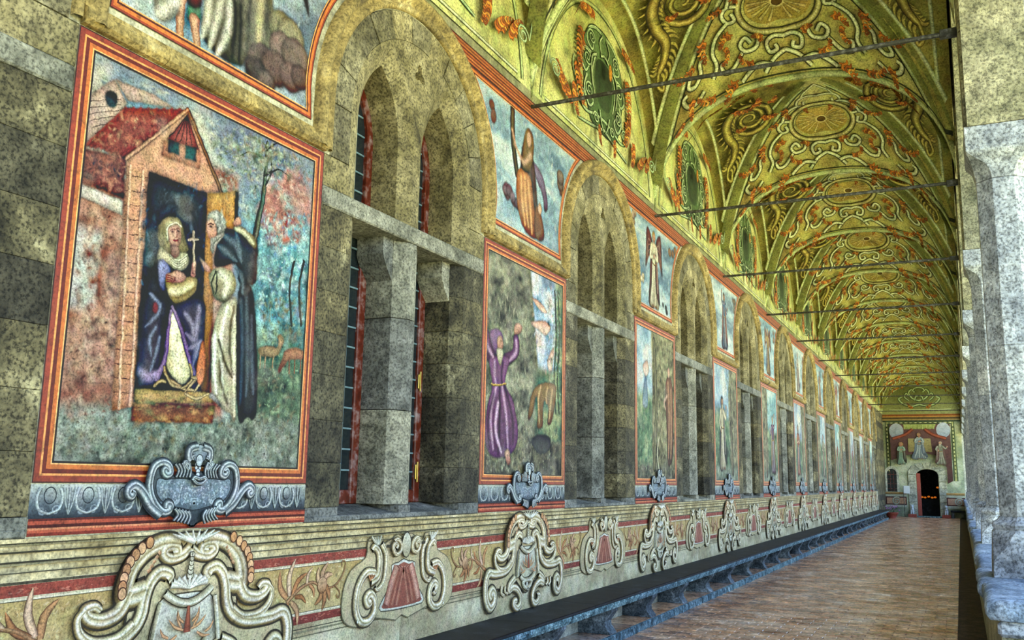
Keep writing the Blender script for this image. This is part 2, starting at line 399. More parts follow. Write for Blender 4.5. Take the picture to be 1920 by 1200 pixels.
# ------------------------------------------------------------------ fresco painter: wet colour worked into a fine grid of points on the plaster
def blur(a, r):
    """three box blurs, edges clamped"""
    r = int(max(1, r))
    for ax in (0, 1):
        for _ in range(2):
            pad = [(0, 0)]*a.ndim; pad[ax] = (r+1, r); c = np.cumsum(np.pad(a, pad, 'edge'), ax, dtype=np.float64)
            n = a.shape[ax]; hi = [slice(None)]*a.ndim; lo = [slice(None)]*a.ndim; hi[ax] = slice(2*r+1, 2*r+1+n); lo[ax] = slice(0, n)
            a = (c[tuple(hi)]-c[tuple(lo)])/(2*r+1)
    return a
class Fresco:
    def __init__(s, x0, x1, z0, z1, res, seed=1, warp=.006):
        s.x0, s.z0, s.res = x0, z0, res; s.nx, s.nz = int((x1-x0)/res)+1, int((z1-z0)/res)+1
        s.X, s.Z = np.meshgrid(x0+np.arange(s.nx)*res, z0+np.arange(s.nz)*res)
        s.x1, s.z1 = s.X.max(), s.Z.max(); s.r = random.Random(seed); s.tx = lambda p: p; s.seed = seed; s.star = 0; s.mirror = None
        k = 1/.035
        s.WX = s.X+warp*(2*fbm(s.X*k, s.Z*k, seed, 3)-1); s.WZ = s.Z+warp*(2*fbm(s.X*k+31, s.Z*k+17, seed+5, 3)-1)
        s.I = np.zeros((s.nz, s.nx, 3))
        s.brush = .55*fbm(s.X*60, s.Z*26, seed+9, 4)+.45*fbm(s.X*130, s.Z*130, seed+3, 3)
    def win(s, a0, a1, b0, b1, m=.02):
        i0, i1 = max(0, int((a0-m-s.x0)/s.res)), min(s.nx, int((a1+m-s.x0)/s.res)+2); j0, j1 = max(0, int((b0-m-s.z0)/s.res)), min(s.nz, int((b1+m-s.z0)/s.res)+2)
        return None if i1 <= i0 or j1 <= j0 else (slice(j0, j1), slice(i0, i1))
    def canvas(s, x0, x1, z0, z1, nx, nz, fn): s.I[:] = fn((s.X-s.x0)/(s.x1-s.x0), (s.Z-s.z0)/(s.z1-s.z0))
    def poly(s, pts, col, smooth=5, grad=None, lift=0, edge=None, ew=.004, skirt=False, vol=.5):
        p = [s.tx(q) for q in pts]
        if smooth > 1: p = catmull(p, smooth, True)
        xs, zs = [a for a, b in p], [b for a, b in p]; w = s.win(min(xs), max(xs), min(zs), max(zs), .05)
        if w is None: return
        X, Z = s.WX[w], s.WZ[w]; m = np.zeros(X.shape, bool)
        for (a, b), (c, d) in zip(p, p[1:]+p[:1]):
            if b == d: continue
            t = (b > Z) != (d > Z); m ^= t & (X < (c-a)*(Z-b)/(d-b)+a)
        m = m.astype(float)
        if not m.any(): return
        size = min(max(xs)-min(xs), max(zs)-min(zs)); sm = blur(m, max(1, .0025/s.res)); deep = blur(m, max(1, min(.03, .16*size)/s.res))
        c = np.array(hx(col)); lo, hi = min(zs), max(zs)
        if grad is not None:
            t = np.clip((Z-lo)/max(1e-6, hi-lo), 0, 1)[..., None]; C = np.array(hx(grad))*(1-t)+c*t
        else: C = np.broadcast_to(c, X.shape+(3,))
        sh = np.clip((deep-.45)/.5, 0, 1)[..., None]; C = C*(1-vol+vol*sh*1.12)*(.82+.36*s.brush[w][..., None])
        I = s.I[w]; halo = np.clip(blur(m, max(1, .012/s.res))-.0, 0, 1)*(1-sm)
        I = I*(1-.55*halo[..., None]); s.I[w] = I*(1-sm[..., None])+C*sm[..., None]
    def rib(s, pts, w, cols, smooth=5, taper=(1, 1), mid=1.0, bulge=0.0, closed=False, out=None, ow=1.35):
        p = [s.tx(q) for q in pts]
        if closed: p = catmull(p, smooth, True); p.append(p[0])
        else: p = catmull(p, smooth)
        if isinstance(cols, (str, tuple)): cols = [cols, cols]
        cc = np.array([hx(c) for c in cols]); N = len(p); wmax = w/2*max(1.5, max(taper)+max(0, mid-1))*1.7
        xs, zs = [a for a, b in p], [b for a, b in p]; wn = s.win(min(xs), max(xs), min(zs), max(zs), wmax+.01)
        if wn is None: return
        X, Z = s.WX[wn], s.WZ[wn]; best = np.full(X.shape, 9.0); q = np.zeros(X.shape)
        for i in range(N-1):
            (a, b), (c, d) = p[i], p[i+1]; dx, dz = c-a, d-b; L2 = dx*dx+dz*dz
            if L2 < 1e-12: continue
            t = np.clip(((X-a)*dx+(Z-b)*dz)/L2, 0, 1); ds = np.hypot(X-a-t*dx, Z-b-t*dz)
            tt = (i+t)/(N-1); ww = w/2*(taper[0]*(1-tt)+taper[1]*tt+(mid-1)*4*tt*(1-tt)); r = ds/np.maximum(ww, 1e-4)
            sg = np.sign(dx*(Z-b)-dz*(X-a)); u = r < best; best = np.where(u, r, best); q = np.where(u, sg*r, q)
        soft = max(.12, min(.6, 1.2*s.res/(w/2)))
        al = np.clip((1+soft*.5-best)/soft, 0, 1); al = al*al*(3-2*al)
        if len(cc) == 3 and np.allclose(cc[0], cc[2]): al = .85*np.exp(-(best*1.25)**2); q = q*0          # a soft fold
        f = np.clip((q+1)/2, 0, 1)*(len(cc)-1); C = np.stack([np.interp(f, range(len(cc)), cc[:, k]) for k in range(3)], -1)*(.82+.36*s.brush[wn][..., None])
        s.I[wn] = s.I[wn]*(1-al[..., None])+C*al[..., None]
    def ell(s, c, rx, ry, col, rot=0, n=16, grad=None, edge=None, ew=.006):
        c = s.tx(c); t = s.tx; s.tx = lambda p: p
        s.poly([(c[0]+rx*math.cos(a)*math.cos(rot)-ry*math.sin(a)*math.sin(rot), c[1]+rx*math.cos(a)*math.sin(rot)+ry*math.sin(a)*math.cos(rot)) for a in (2*PI*i/n for i in range(n))], col, 1, grad)
        s.tx = t
    def dabs(s, n, place, pal, size=(.01, .03), asp=(.25, .6), ang=(0, PI), v=.18, keep=None):
        pal = [np.array(hx(c)) for c in pal]
        for i in range(int(n*1.2)):
            q = place(s.r)
            if keep is not None and not keep(q): continue
            a, b = s.tx(q); L = s.r.uniform(*size)*(1.5 if i % 3 else .7); ww = L*s.r.uniform(*asp); t = s.r.uniform(*ang); ca, sa = math.cos(t), math.sin(t)
            w = s.win(a-L, a+L, b-L, b+L, 0)
            if w is None: continue
            X, Z = s.X[w]-a, s.Z[w]-b; U, V = (X*ca+Z*sa)/L, (-X*sa+Z*ca)/ww; V = V+.6*U*U
            al = np.clip(1.15-np.hypot(U, V), 0, 1)*s.r.uniform(.18, .55 if i % 3 else .9); c = pal[s.r.randrange(len(pal))]*(1+s.r.uniform(-v, v))
            s.I[w] = s.I[w]*(1-al[..., None])+c*al[..., None]
    def obj(s, name, mat, parent=None, inside=None, h=.003):
        I = s.I
        wide = blur(I, max(2, .05/s.res)); I = I*.8+.5*(I-wide)                       # unsharp pass puts an HDR-like local contrast into the colours
        g = fbm(s.X*45, s.Z*45, s.seed+70, 4)[..., None]; I = I*(.72+.56*g)
        pat = sst(fbm(s.X*5, s.Z*5, s.seed+90, 4), .58, .74)[..., None]*.14; I = I*(1-pat)+np.array(hx('#b9b09a'))*pat*.9
        lum = (I@np.array([.3, .55, .15]))[..., None]; I = np.clip(lum*.2+I*.8, .004, .9)
        nx, nz = s.nx, s.nz; V = np.stack([np.full(s.X.shape, h), s.X, s.Z], -1).reshape(-1, 3).astype(np.float32)
        idx = np.arange(nx*nz).reshape(nz, nx); Q = np.stack([idx[:-1, :-1], idx[:-1, 1:], idx[1:, 1:], idx[1:, :-1]], -1).reshape(-1, 4)
        if inside is not None: Q = Q[inside(s.X, s.Z)[:-1, :-1].reshape(-1)]
        me = bpy.data.meshes.new(name); me.vertices.add(len(V)); me.vertices.foreach_set('co', V.ravel())
        me.loops.add(Q.size); me.loops.foreach_set('vertex_index', Q.ravel().astype(np.int32))
        me.polygons.add(len(Q)); me.polygons.foreach_set('loop_start', np.arange(0, Q.size, 4, dtype=np.int32)); me.polygons.foreach_set('loop_total', np.full(len(Q), 4, np.int32))
        a = me.color_attributes.new('Col', 'FLOAT_COLOR', 'POINT'); arr = np.ones((len(V), 4), np.float32); arr[:, :3] = I.reshape(-1, 3); a.data.foreach_set('color', arr.ravel())
        me.materials.append(M[mat]); me.update(calc_edges=True); me.validate()
        return link(name, me, parent)
# ================================================================== THE SETTING
XC, HX, HY = (W+XR)/2, (XR-W)/2, P/2
SPR = 5.30
def _q(t): return math.sqrt(max(0.0, 1-abs(t)**2.4))
def _dq(t):
    a = abs(t); return -1.2*a**1.4/max(.05, _q(t))*(1 if t >= 0 else -1)
def vz(u, v):
    if abs(u) >= abs(v): return SPR+1.67*_q(v)+.95*(1-u*u), -1.9*u, 1.67*_dq(v)
    return SPR+1.67*_q(u)+.48*(1-u*u)+.47*(1-v*v), 1.67*_dq(u)-.96*u, -.94*v
def vaultmap(s, t, h):
    u = max(-1, min(1, t/HY)); v = max(-1, min(1, s/HX)); z, du, dv = vz(u, v); gx, gy = dv/HX, du/HY
    n = math.sqrt(1+gx*gx+gy*gy)
    return (u*0+s+gx*h/n, t+gy*h/n, z-h/n)

def leaf(Pn, x, y, a, L, w, col, dark):
    ca, sa = math.cos(a), math.sin(a)
    pts = [(x, y), (x+L*.5*ca-w*.35*sa, y+L*.5*sa+w*.35*ca), (x+L*ca, y+L*sa)]
    Pn.rib(pts, w, [dark, col, col, dark], 3, (.35, .05), 1.3)
def spray(Pn, x, y, a, L, bend=.8, n=7, pal=('#c47628', '#96501c', '#e0a648'), dark='#3b1a0a', w=.03):
    """a curling acanthus sprig"""
    pts, px, py, t = [], x, y, a
    for i in range(n+1):
        pts.append((px, py)); px += L/n*math.cos(t); py += L/n*math.sin(t); t += bend/n*2
    Pn.rib(pts, w*.5, [dark, pal[0], dark], 3, (1, .3))
    t = a
    for i, (qx, qy) in enumerate(pts[1:]):
        k = 1-.5*i/n; c = pal[i % len(pal)]
        for sg in (-1, 1): leaf(Pn, qx, qy, t+sg*1.0, L*.26*k, w*1.5*k, c, dark)
        t += bend/n*2
    Pn.rib(spiral(pts[-1][0]+.03*L, pts[-1][1], .1*L, .02*L, a+PI, 1.1 if bend > 0 else -1.1, 10), w*.45, [dark, pal[1], dark], 1)
def cscroll(Pn, pts, w, cols, dark, bulge=0.0, sm=5, ow=1.4, taper=(1, 1)):
    Pn.rib(pts, w, cols, sm, taper, 1.0, bulge, False, dark, ow)

# ---------------------------------------------------------------- vault webs
def web_mesh(side):
    """one triangular web, far (+y) or left (-x)"""
    na, nb = 26, 40; V, C = [], []
    for i in range(na+1):
        m_ = math.sin(PI/2*i/na)
        for j in range(nb+1):
            r_ = math.sin(PI/2*(2*j/nb-1))*m_
            s_, t_ = (r_*HX, m_*HY) if side == 'far' else (-m_*HX, r_*HY)
            V.append(vaultmap(s_, t_, 0))
    F = [(i*(nb+1)+j, i*(nb+1)+j+1, (i+1)*(nb+1)+j+1, (i+1)*(nb+1)+j) for i in range(na) for j in range(nb)]
    A = np.array(V); n = fbm(A[:, 0]*2+7, A[:, 1]*2+A[:, 2]+3, 5)
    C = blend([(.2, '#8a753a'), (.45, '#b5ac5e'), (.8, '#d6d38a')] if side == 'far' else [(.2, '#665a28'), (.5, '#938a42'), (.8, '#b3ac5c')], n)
    return mesh('vault_web', V, F, 'vault', C, True)
CRM = ['#8d9257', '#d3d6a4', '#e4e6c0', '#9a9d63']; DRK = '#2c2a14'
def far_ornament():
    p = Paint(vaultmap, .004, .0006, 11); p.star = 6
    k = HX/HY
    # groin band, lines along the groin, rim of the transverse arch
    for sg in (-1, 1):
        ts = [HY*math.sin(PI/2*i/40)*.998 for i in range(2, 41)]
        p.rib([(sg*(k*t-.06*min(1, t)), t) for t in ts], .1, ['#6f7238', '#868845'], 1)
        p.rib([(sg*(k*t-.15), t) for t in ts if t > .3], .05, ['#6f7a3e', '#c9cf98', '#a5ab68'], 1)
        p.rib([(sg*(k*t-.2), t) for t in ts if t > .4], .016, '#23280f', 1)
    rim = [(HX*math.sin(PI/2*i/60), HY*.985) for i in range(-59, 60)]
    p.rib(rim, .075, ['#5d6a34', '#b3bd80', '#c3cc92', '#87905a'], 1)
    rim = [(HX*math.sin(PI/2*i/60), HY*.955) for i in range(-56, 57)]
    p.rib(rim, .018, '#2f331a', 1)
    # apex chevron and knots
    p.mirror = 0.0
    p.rib([(0, .28), (.2, .5), (.26, .62)], .035, CRM, 1, out=DRK)
    p.rib([(0, .6), (.16, .58), (.3, .64), (.34, .76), (.24, .8), (.22, .7)], .04, CRM, out=DRK)
    # medallion frame
    p.rib([(0, .8), (.22, .82), (.42, .95), (.5, 1.15), (.44, 1.34), (.28, 1.46), (0, 1.5)], .075, ['#4c4522', '#b9ae66', '#ddd79c', '#a69c56', '#3f3a1c'], 6, out=DRK, ow=1.3)
    p.poly([(0, .88), (.2, .9), (.36, 1.0), (.41, 1.16), (.34, 1.3), (.2, 1.38), (0, 1.36)], '#a08a3e', 4, '#c0a552')
    for a in (-.95, -.55, -.2, .15, .5, .85, 1.2):
        x, y = .38*math.cos(a), 1.13+.24*math.sin(a)
        p.rib([(.03, 1.1), (x*.6, 1.1+(y-1.1)*.6), (x, y)], .05, ['#5e4a18', '#d9c578', '#6b551e'], 3, (.3, 1.2))
    p.ell((0, 1.12), .07, .055, '#5a4316', edge='#e0cf8a', ew=.02)
    # strapwork
    for pts in ([(.5, 1.05), (.62, 1.02), (.7, 1.1), (.66, 1.22), (.56, 1.22), (.58, 1.12)],
                [(.3, 1.5), (.36, 1.62), (.5, 1.64), (.56, 1.55), (.48, 1.48), (.42, 1.56)],
                [(0, 1.56), (.12, 1.54), (.22, 1.6), (.2, 1.72), (.1, 1.7), (.12, 1.64)],
                [(.0, 1.72), (.16, 1.8), (.3, 1.94)], [(.55, 1.64), (.7, 1.78), (.82, 1.78), (.84, 1.68), (.76, 1.68)],
                [(.66, 1.22), (.84, 1.34), (.92, 1.5), (.9, 1.66), (.98, 1.78)],
                [(1.0, 1.42), (1.1, 1.52), (1.12, 1.64), (1.22, 1.72), (1.3, 1.68), (1.26, 1.6)],
                [(1.12, 1.84), (1.24, 1.9), (1.36, 1.86), (1.4, 1.76), (1.34, 1.74)],
                [(.34, .76), (.46, .8), (.56, .9), (.62, 1.02)], [(.2, 1.86), (.36, 1.82), (.5, 1.88), (.62, 1.96)]):
        cscroll(p, pts, .046, CRM, DRK, ow=1.5)
    for x, y, a, L, b in ((.5, .72, .9, .28, .9), (.7, .95, .8, .26, -.8), (.62, 1.38, -.4, .24, 1.0), (.78, 1.5, 2.2, .2, -1), (.98, 1.24, .8, .3, .7), (1.2, 1.44, .75, .26, -.7),
                          (.26, 1.54, -1.4, .16, .9), (.42, 1.74, .3, .22, -1), (.66, 1.9, .2, .3, .6), (1.0, 1.92, .3, .26, -.7), (1.3, 1.78, .75, .2, .5), (1.5, 1.9, .6, .12, -.5), (.2, .72, 1.2, .12, .8)):
        spray(p, x, y, a, L, b, 6, ('#c47628', '#96501c', '#e0a648'), '#4a2c12', .055)
    return p.me('painted_scrollwork', 'vault')
def side_ornament():
    p = Paint(vaultmap, .004, .0006, 12)
    k = HX/HY; p.mirror_t = True
    ss = [HX*math.sin(PI/2*i/44) for i in range(3, 44)]
    for sg in (-1, 1):
        p.rib([(-s, sg*(s/k-.05*min(1, s))) for s in ss], .1, ['#7d7e3e', '#696b34'], 1)
        p.rib([(-s, sg*(s/k-.17)) for s in ss if s > .45 and s < 1.86], .05, ['#6f7a3e', '#d6dbac', '#a5ab68'], 1)
        p.rib([(-1.70, sg*.02), (-1.72, sg*.6), (-1.75, sg*1.2), (-1.775, sg*1.74)], .045, ['#6f7a3e', '#d6dbac', '#a5ab68'], 12)
        # acanthus volute with a leafy tail
        t = lambda q: (-q[0], sg*q[1]); p.tx = t
        GO = ['#33290e', '#a08f3f', '#d0c06a', '#7d6c2a', '#33290e']
        p.rib(spiral(1.1, .62, .36, .05, -2.3, -2.4, 16), .1, GO, 1, (1, .5), out=DRK, ow=1.2)
        tail = [(.78, .42), (1.0, .24), (1.28, .26), (1.47, .5), (1.5, .8), (1.44, 1.02), (1.5, 1.2), (1.62, 1.32)]
        tl = catmull(tail, 6)
        for i in range(3, len(tl)-1, 2):
            (ax, ay), (bx, by) = tl[i-1], tl[i]; an = math.atan2(by-ay, bx-ax); q = math.sin(PI*min(1, .15+.85*i/len(tl)))
            for g in (-1, 1): leaf(p, bx-g*.03*math.sin(an), by+g*.03*math.cos(an), an+g*.75, .1+.1*q, .1, '#b5a350', '#2c230c')
        p.rib(tail, .15, GO, 7, (.6, .4), 1.5, out=DRK, ow=1.12)
        p.rib([(1.62, 1.32), (1.66, 1.44), (1.6, 1.5), (1.57, 1.42)], .05, GO, 4)
        for x, y, a, L in ((.92, .66, 2.4, .22), (1.0, .32, 3.6, .26), (1.32, .18, 2.2, .3), (1.36, .72, 2.6, .14), (.74, .3, 3.4, .2)):
            p.rib([(x+.12, y), (x+.05, y+.03), (x, y)], .02, ['#2c230c', '#8d7c34'], 3)
            spray(p, x, y, a, L*1.2, .7, 6, ('#c26c24', '#90481a', '#dc983c'), '#3c2210', .07)
        p.tx = lambda q: q
    return p.me('painted_foliage', 'vault')
def lunette_mesh():
    us = [math.sin(PI/2*i/24) for i in range(-24, 25)]
    top = [(u*HY, vz(u*.9999, 1.0)[0]+.02) for u in us]
    V = [(0, y, 5.2) for y, z in top]+[(0, y, z) for y, z in top]; n = len(top)
    A = np.array(V); C = blend([(.2, '#979750'), (.5, '#c0c17c'), (.8, '#d4d59c')], fbm(A[:, 1]*2, A[:, 2]*2, 9))
    return mesh('lunette', V, [(i, i+1, n+i+1, n+i) for i in range(n-1)], 'vault', C)
def lunette_ornament():
    p = Paint(locmap, .004, .0005, 13)
    GR = ['#1f2a14', '#6b8654', '#b5c79a', '#7d9766', '#d0dcb4', '#52683a', '#1f2a14']
    p.rib([(-1.75, 5.52), (1.75, 5.52)], .03, ['#6c7040', '#dfe2ba', '#8f935c'], 1, out='#3a3c1e')
    p.rib([(-1.82, 5.44), (1.82, 5.44)], .012, '#3a3c1e', 1)
    rim = [(HY*.9*math.sin(PI/2*i/30), SPR+(vz(math.sin(PI/2*i/30)*.999, 1.0)[0]-SPR)*.92) for i in range(-28, 29)]
    p.rib(rim, .05, ['#5d6a34', '#bcc68a', '#87905a'], 1, out='#2f331a', ow=1.3)
    p.mirror = 0.0; p.tx = lambda q: (q[0]*1.4, q[1])
    p.poly([(0, 5.75), (.3, 5.8), (.42, 6.1), (.5, 6.5), (.4, 6.85), (.16, 7.02), (0, 7.05)], '#5c7447', 4, '#42552f', edge='#1b2410', ew=.02)
    p.poly([(0, 6.05), (.16, 6.12), (.22, 6.4), (.16, 6.62), (0, 6.68)], '#22301a', 4, '#334526')
    for pts, w in (([(.06, 7.02), (.22, 7.0), (.36, 6.9), (.4, 6.74), (.28, 6.68), (.24, 6.8)], .06), ([(.3, 6.62), (.46, 6.6), (.54, 6.44), (.44, 6.32), (.36, 6.42)], .06),
                   ([(.4, 6.3), (.46, 6.1), (.36, 5.94), (.26, 6.02), (.32, 6.12)], .06), ([(.0, 5.92), (.2, 5.9), (.42, 5.84), (.58, 5.9), (.62, 6.02), (.54, 6.06)], .05),
                   ([(.2, 6.66), (.28, 6.4), (.22, 6.12)], .05), ([(0, 5.8), (.3, 5.72), (.6, 5.66)], .05), ([(.62, 6.02), (.72, 6.2), (.7, 6.36)], .035),
                   (spiral(.3, 6.82, .09, .015, 0, 1.8), .035), (spiral(.4, 6.5, .1, .015, 1, 1.8), .035), (spiral(.36, 6.12, .09, .015, 2, -1.8), .035), (spiral(.2, 5.86, .07, .015, 0, 1.6), .03), (spiral(.52, 5.98, .07, .015, 1, 1.6), .03),
                   ([(.05, 6.98), (.12, 6.86), (.08, 6.74)], .04), ([(.12, 6.0), (.08, 5.86), (.02, 5.76)], .04), ([(.2, 6.66), (.3, 6.58), (.32, 6.4), (.28, 6.2)], .05), ([(.1, 6.7), (.02, 6.74), (0, 6.72)], .05)):
        p.rib(pts, w, GR, 5, (1, .6), 1.0, 0, False, '#16200d', 1.2)
    for x, y, a, L in ((.6, 6.3, -1.4, .4), (.5, 6.75, -1.0, .45), (.7, 5.98, -1.3, .3), (.16, 5.74, -1.2, .18), (.86, 5.66, 1.2, .3), (.34, 7.0, .2, .3), (1.05, 5.7, 1.5, .26)):
        spray(p, x, y, a, L*1.1, -.4, 9, ('#c26c24', '#944a18', '#dc983c'), '#4a2810', .07)
    p.rib(spiral(1.2, 5.86, .1, .02, 0, 1.6, 12), .03, GR, 1)
    p.rib([(1.3, 5.86), (1.34, 6.1), (1.28, 6.3)], .03, GR, 4)
    p.mirror = None
    p.ell((0, 6.52), .05, .1, '#c98a2c', edge='#6b3a10', ew=.015)
    return p.me('painted_cartouche', 'vault')
WEB = {'far': web_mesh('far'), 'side': web_mesh('side')}
ORN = {'far': far_ornament(), 'side': side_ornament()}
LUN, LUNO = lunette_mesh(), lunette_ornament()
for j in range(-1, 13):
    yc = Y0+P*(j-.5)
    t = empty('ceiling', (XC, yc, 0))
    tag(t, ('vault bay just behind the viewpoint' if j < 0 else 'vault bay over the viewpoint' if j == 0 else f'{ORD[j-1]} groin vault bay painted with scrollwork and orange foliage, counted down the corridor'), kind='structure')
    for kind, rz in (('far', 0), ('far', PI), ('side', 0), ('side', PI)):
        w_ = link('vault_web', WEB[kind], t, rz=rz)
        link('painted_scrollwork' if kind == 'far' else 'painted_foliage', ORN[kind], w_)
    l = link('lunette', LUN, t, (W-XC, 0, 0)); link('painted_cartouche', LUNO, l)
# unseen roof slab added over the vaults so that no light falls through
rf = MB().box(W-6, XR+.7, -6, END+2, 8.35, 8.6).obj('roof', 'plaster'); tag(rf, 'unseen flat roof deck added above the vaults to block the sun', kind='structure')

# ---------------------------------------------------------------- left wall (piers, dado backing, spandrels)
HF, HWZ = .94, P/2-.94            # half width of a fresco pier and of a window zone
wall = tag(empty('wall_left', (W, 0, 0)), 'long painted wall with tall windows and frescoes', kind='structure')
pier_me = MB().box(-.5, 0, -HF, HF, 0, 5.45).me('wall_section', 'plaster')
low_me = MB().box(-.5, 0, -HWZ, HWZ, 0, 1.325).me('wall_section', 'plaster')
arc = [(1.08*math.cos(a), 4.1+1.08*math.sin(a)) for a in (PI-PI*i/24 for i in range(25))]
sp = [(-HWZ, 3.72), (-1.08, 3.72)]+arc+[(1.08, 3.72), (HWZ, 3.72), (HWZ, 5.45), (-HWZ, 5.45)]
span_me = MB().prism(sp, lambda a, b: (0, a, b), lambda a, b: (-.45, a, b)).me('wall_section', 'plaster')
for k in range(-1, 11): link("wall_section", pier_me, wall, (0, yp(k), 0))
for k in range(-1, 12):
    link('wall_section', low_me, wall, (0, yw(k), 0)); link('wall_section', span_me, wall, (0, yw(k), 0))
MB().box(-.5, 0, yw(11)+HWZ, END, 0, 5.45).obj('wall_section', 'tuff', wall)
MB().box(-.5, -.06, -6, END+.5, 5.4, 8.4).obj('wall_section', 'plaster', wall)
MB().box(-4, -3.9, -6, END+1, 0, 8.4).obj('wall_section', 'dark', wall)
# far stone pier where the painted wall stops
for i in range(19):
    MB().box(0, .02, yw(11)+HWZ+.01, END-.01, .02+i*.285, .02+(i+1)*.285-.008).obj('quoin_stone', 'tuff', wall)

# orange striped band under the lunettes
def stripe(p, y0, y1, z0, cols, dz):
    for i, c in enumerate(cols):
        p.rib([(y0, z0+dz*(i+.5)), (y1, z0+dz*(i+.5))], dz, [c, c], 1)
p = Paint(locmap, .004, .00015)
stripe(p, -P/2, P/2, 5.185, ['#3a180e', '#a85c28', '#642413', '#b9733a', '#702a15', '#a85a26', '#561d10', '#ae662f', '#7a341a', '#a86432', '#4a1c10'], .0155)
band_me = p.me('striped_band', 'red')
for k in range(-1, 11): link("striped_band", band_me, wall, (0, yp(k), 0))

# ---------------------------------------------------------------- floor of bricks
fl = tag(MB().box(W-.3, 1.0, -6, END+6, -.4, -.012).obj('floor', 'mortar'), 'worn red brick floor of the corridor', kind='structure')
BX0, BX1, BW, BD = -3.24, -.12, .26, .125
def brick_me(w):
    return MB().box(0, w-.008, 0, BD-.008, -.05, 0, .004).me('brick', 'brick')
bfull, bhalf = brick_me(BW), brick_me(BW/2)
rest = MB(); nb = 0
row = 0; y = 2.6
while y < END+.2:
    x = BX0; i = 0
    while x < BX1-.02:
        w_ = BW/2 if (row % 2 and i == 0) else min(BW, BX1-x)
        dz = R.uniform(-.004, .004)
        if y > 8.9 and nb < 300 and abs(w_-BW) < 1e-6:
            o = link('brick', bfull, fl, (x, y, dz)); nb += 1
        else: rest.box(x, x+w_-.008, y, y+BD-.008, -.03, dz)
        x += w_; i += 1
    y += BD; row += 1
o = rest.obj('brick_paving', 'brick', fl); o['kind'] = 'stuff'

# ---------------------------------------------------------------- gutter and parapet on the garden side
gt = tag(empty('gutter', (0, 0, 0)), 'dark mossy stone gutter along the parapet', kind='structure')
y = 2.0
while y < END-.3:
    L = R.uniform(.55, .8); MB().box(BX1+.01, .14, y, min(END-.05, y+L-.012), -.1, -.025+R.uniform(-.004, .004), .008).obj('gutter_stone', 'gutter', gt); y += L
CX = .43                                   # column axis
def rough_slab(x0, x1, y0, y1, z0, z1, rr, nx=6, ny=8):
    """a worn slab with rounded, uneven edges"""
    V, ring = [], []
    prof = [(0, z0), (-.012, z0+.02), (-.016, (z0+z1)/2), (-.008, z1-.02), (.012, z1-.006), (.035, z1)]
    per = [(x0+(x1-x0)*i/nx, y0) for i in range(nx)]+[(x1, y0+(y1-y0)*i/ny) for i in range(ny)]+[(x1-(x1-x0)*i/nx, y1) for i in range(nx)]+[(x0, y1-(y1-y0)*i/ny) for i in range(ny)]
    n = len(per); cx, cy = (x0+x1)/2, (y0+y1)/2; jj = [rr.uniform(-.008, .008) for _ in per]
    for off, z in prof:
        for (x, y), j in zip(per, jj):
            dx = -1 if x > cx else 1; dy = -1 if y > cy else 1
            V.append((x+(dx*(off+j) if abs(x-cx) > abs(x1-x0)*.45 else 0), y+(dy*(off+j) if abs(y-cy) > abs(y1-y0)*.45 else 0), z+rr.uniform(-.003, .003)))
    F = [(i*n+k, i*n+(k+1) % n, (i+1)*n+(k+1) % n, (i+1)*n+k) for i in range(len(prof)-1) for k in range(n)]+[tuple(range((len(prof)-1)*n, len(prof)*n))]
    return V, F
par = tag(empty('parapet', (0, 0, 0)), 'low stone parapet under the arcade with worn blue-grey capping slabs', kind='structure')
MB().box(.16, .72, 6.05, END, 0, .88).obj('parapet_wall', 'pier', par)
MB().box(.17, .72, -4, 6.05, 0, .66).obj('parapet_wall', 'pier', par)
y = 5.98
for i in range(60):
    if y > END-.3: break
    L = [1.5, 1.9, 2.26][i % 3]*.735
    V, F = rough_slab(.1+R.uniform(-.02, .02), .76, y, min(END-.05, y+L-.014), .88+R.uniform(-.01, .01), .985+R.uniform(-.012, .012), R)
    MB().add(V, F).obj('capping_slab', 'parapet', par, True); y += L
y = 2.2
for L in (1.1, 1.3, 1.36):
    V, F = rough_slab(.13, .76, y, y+L-.014, .66, .775, R); MB().add(V, F).obj('capping_slab', 'parapet', par, True); y += L
MB().box(.14, .74, 6.0, 6.1, .79, .875, .02).obj('capping_moulding', 'column', par)

# ---------------------------------------------------------------- arcade wall over the columns
wr = tag(empty('wall_right', (0, 0, 0)), 'arcade wall with open pointed arches towards the garden', kind='structure')
hw = P/2-.25
def pointed(hw, z0, Rr, n=18):
    c = Rr-hw; top = math.acos(c/Rr)
    l = [(c-Rr*math.cos(top*i/n), z0+Rr*math.sin(top*i/n)) for i in range(n+1)]
    return l+[(-a, b) for a, b in l[-2::-1]]
ar = pointed(hw, 4.95, hw*1.12)
sp = [(-P/2, 4.38), (-hw, 4.38)]+ar+[(hw, 4.38), (P/2, 4.38), (P/2, 8.38), (-P/2, 8.38)]
spr_me = MB().prism(sp, lambda a, b: (.21, a, b), lambda a, b: (.65, a, b)).me('arch_spandrel', 'pier')
for j in range(-1, 13): link('arch_spandrel', spr_me, wr, (0, Y0+P*(j-.5), 0))

# ---------------------------------------------------------------- garden
gd = tag(MB().box(.72, 70, -40, 110, -.5, -.3).obj('ground', 'lawn'), 'unseen garden lawn beyond the arcade, added to bounce warm light inside', kind='structure')
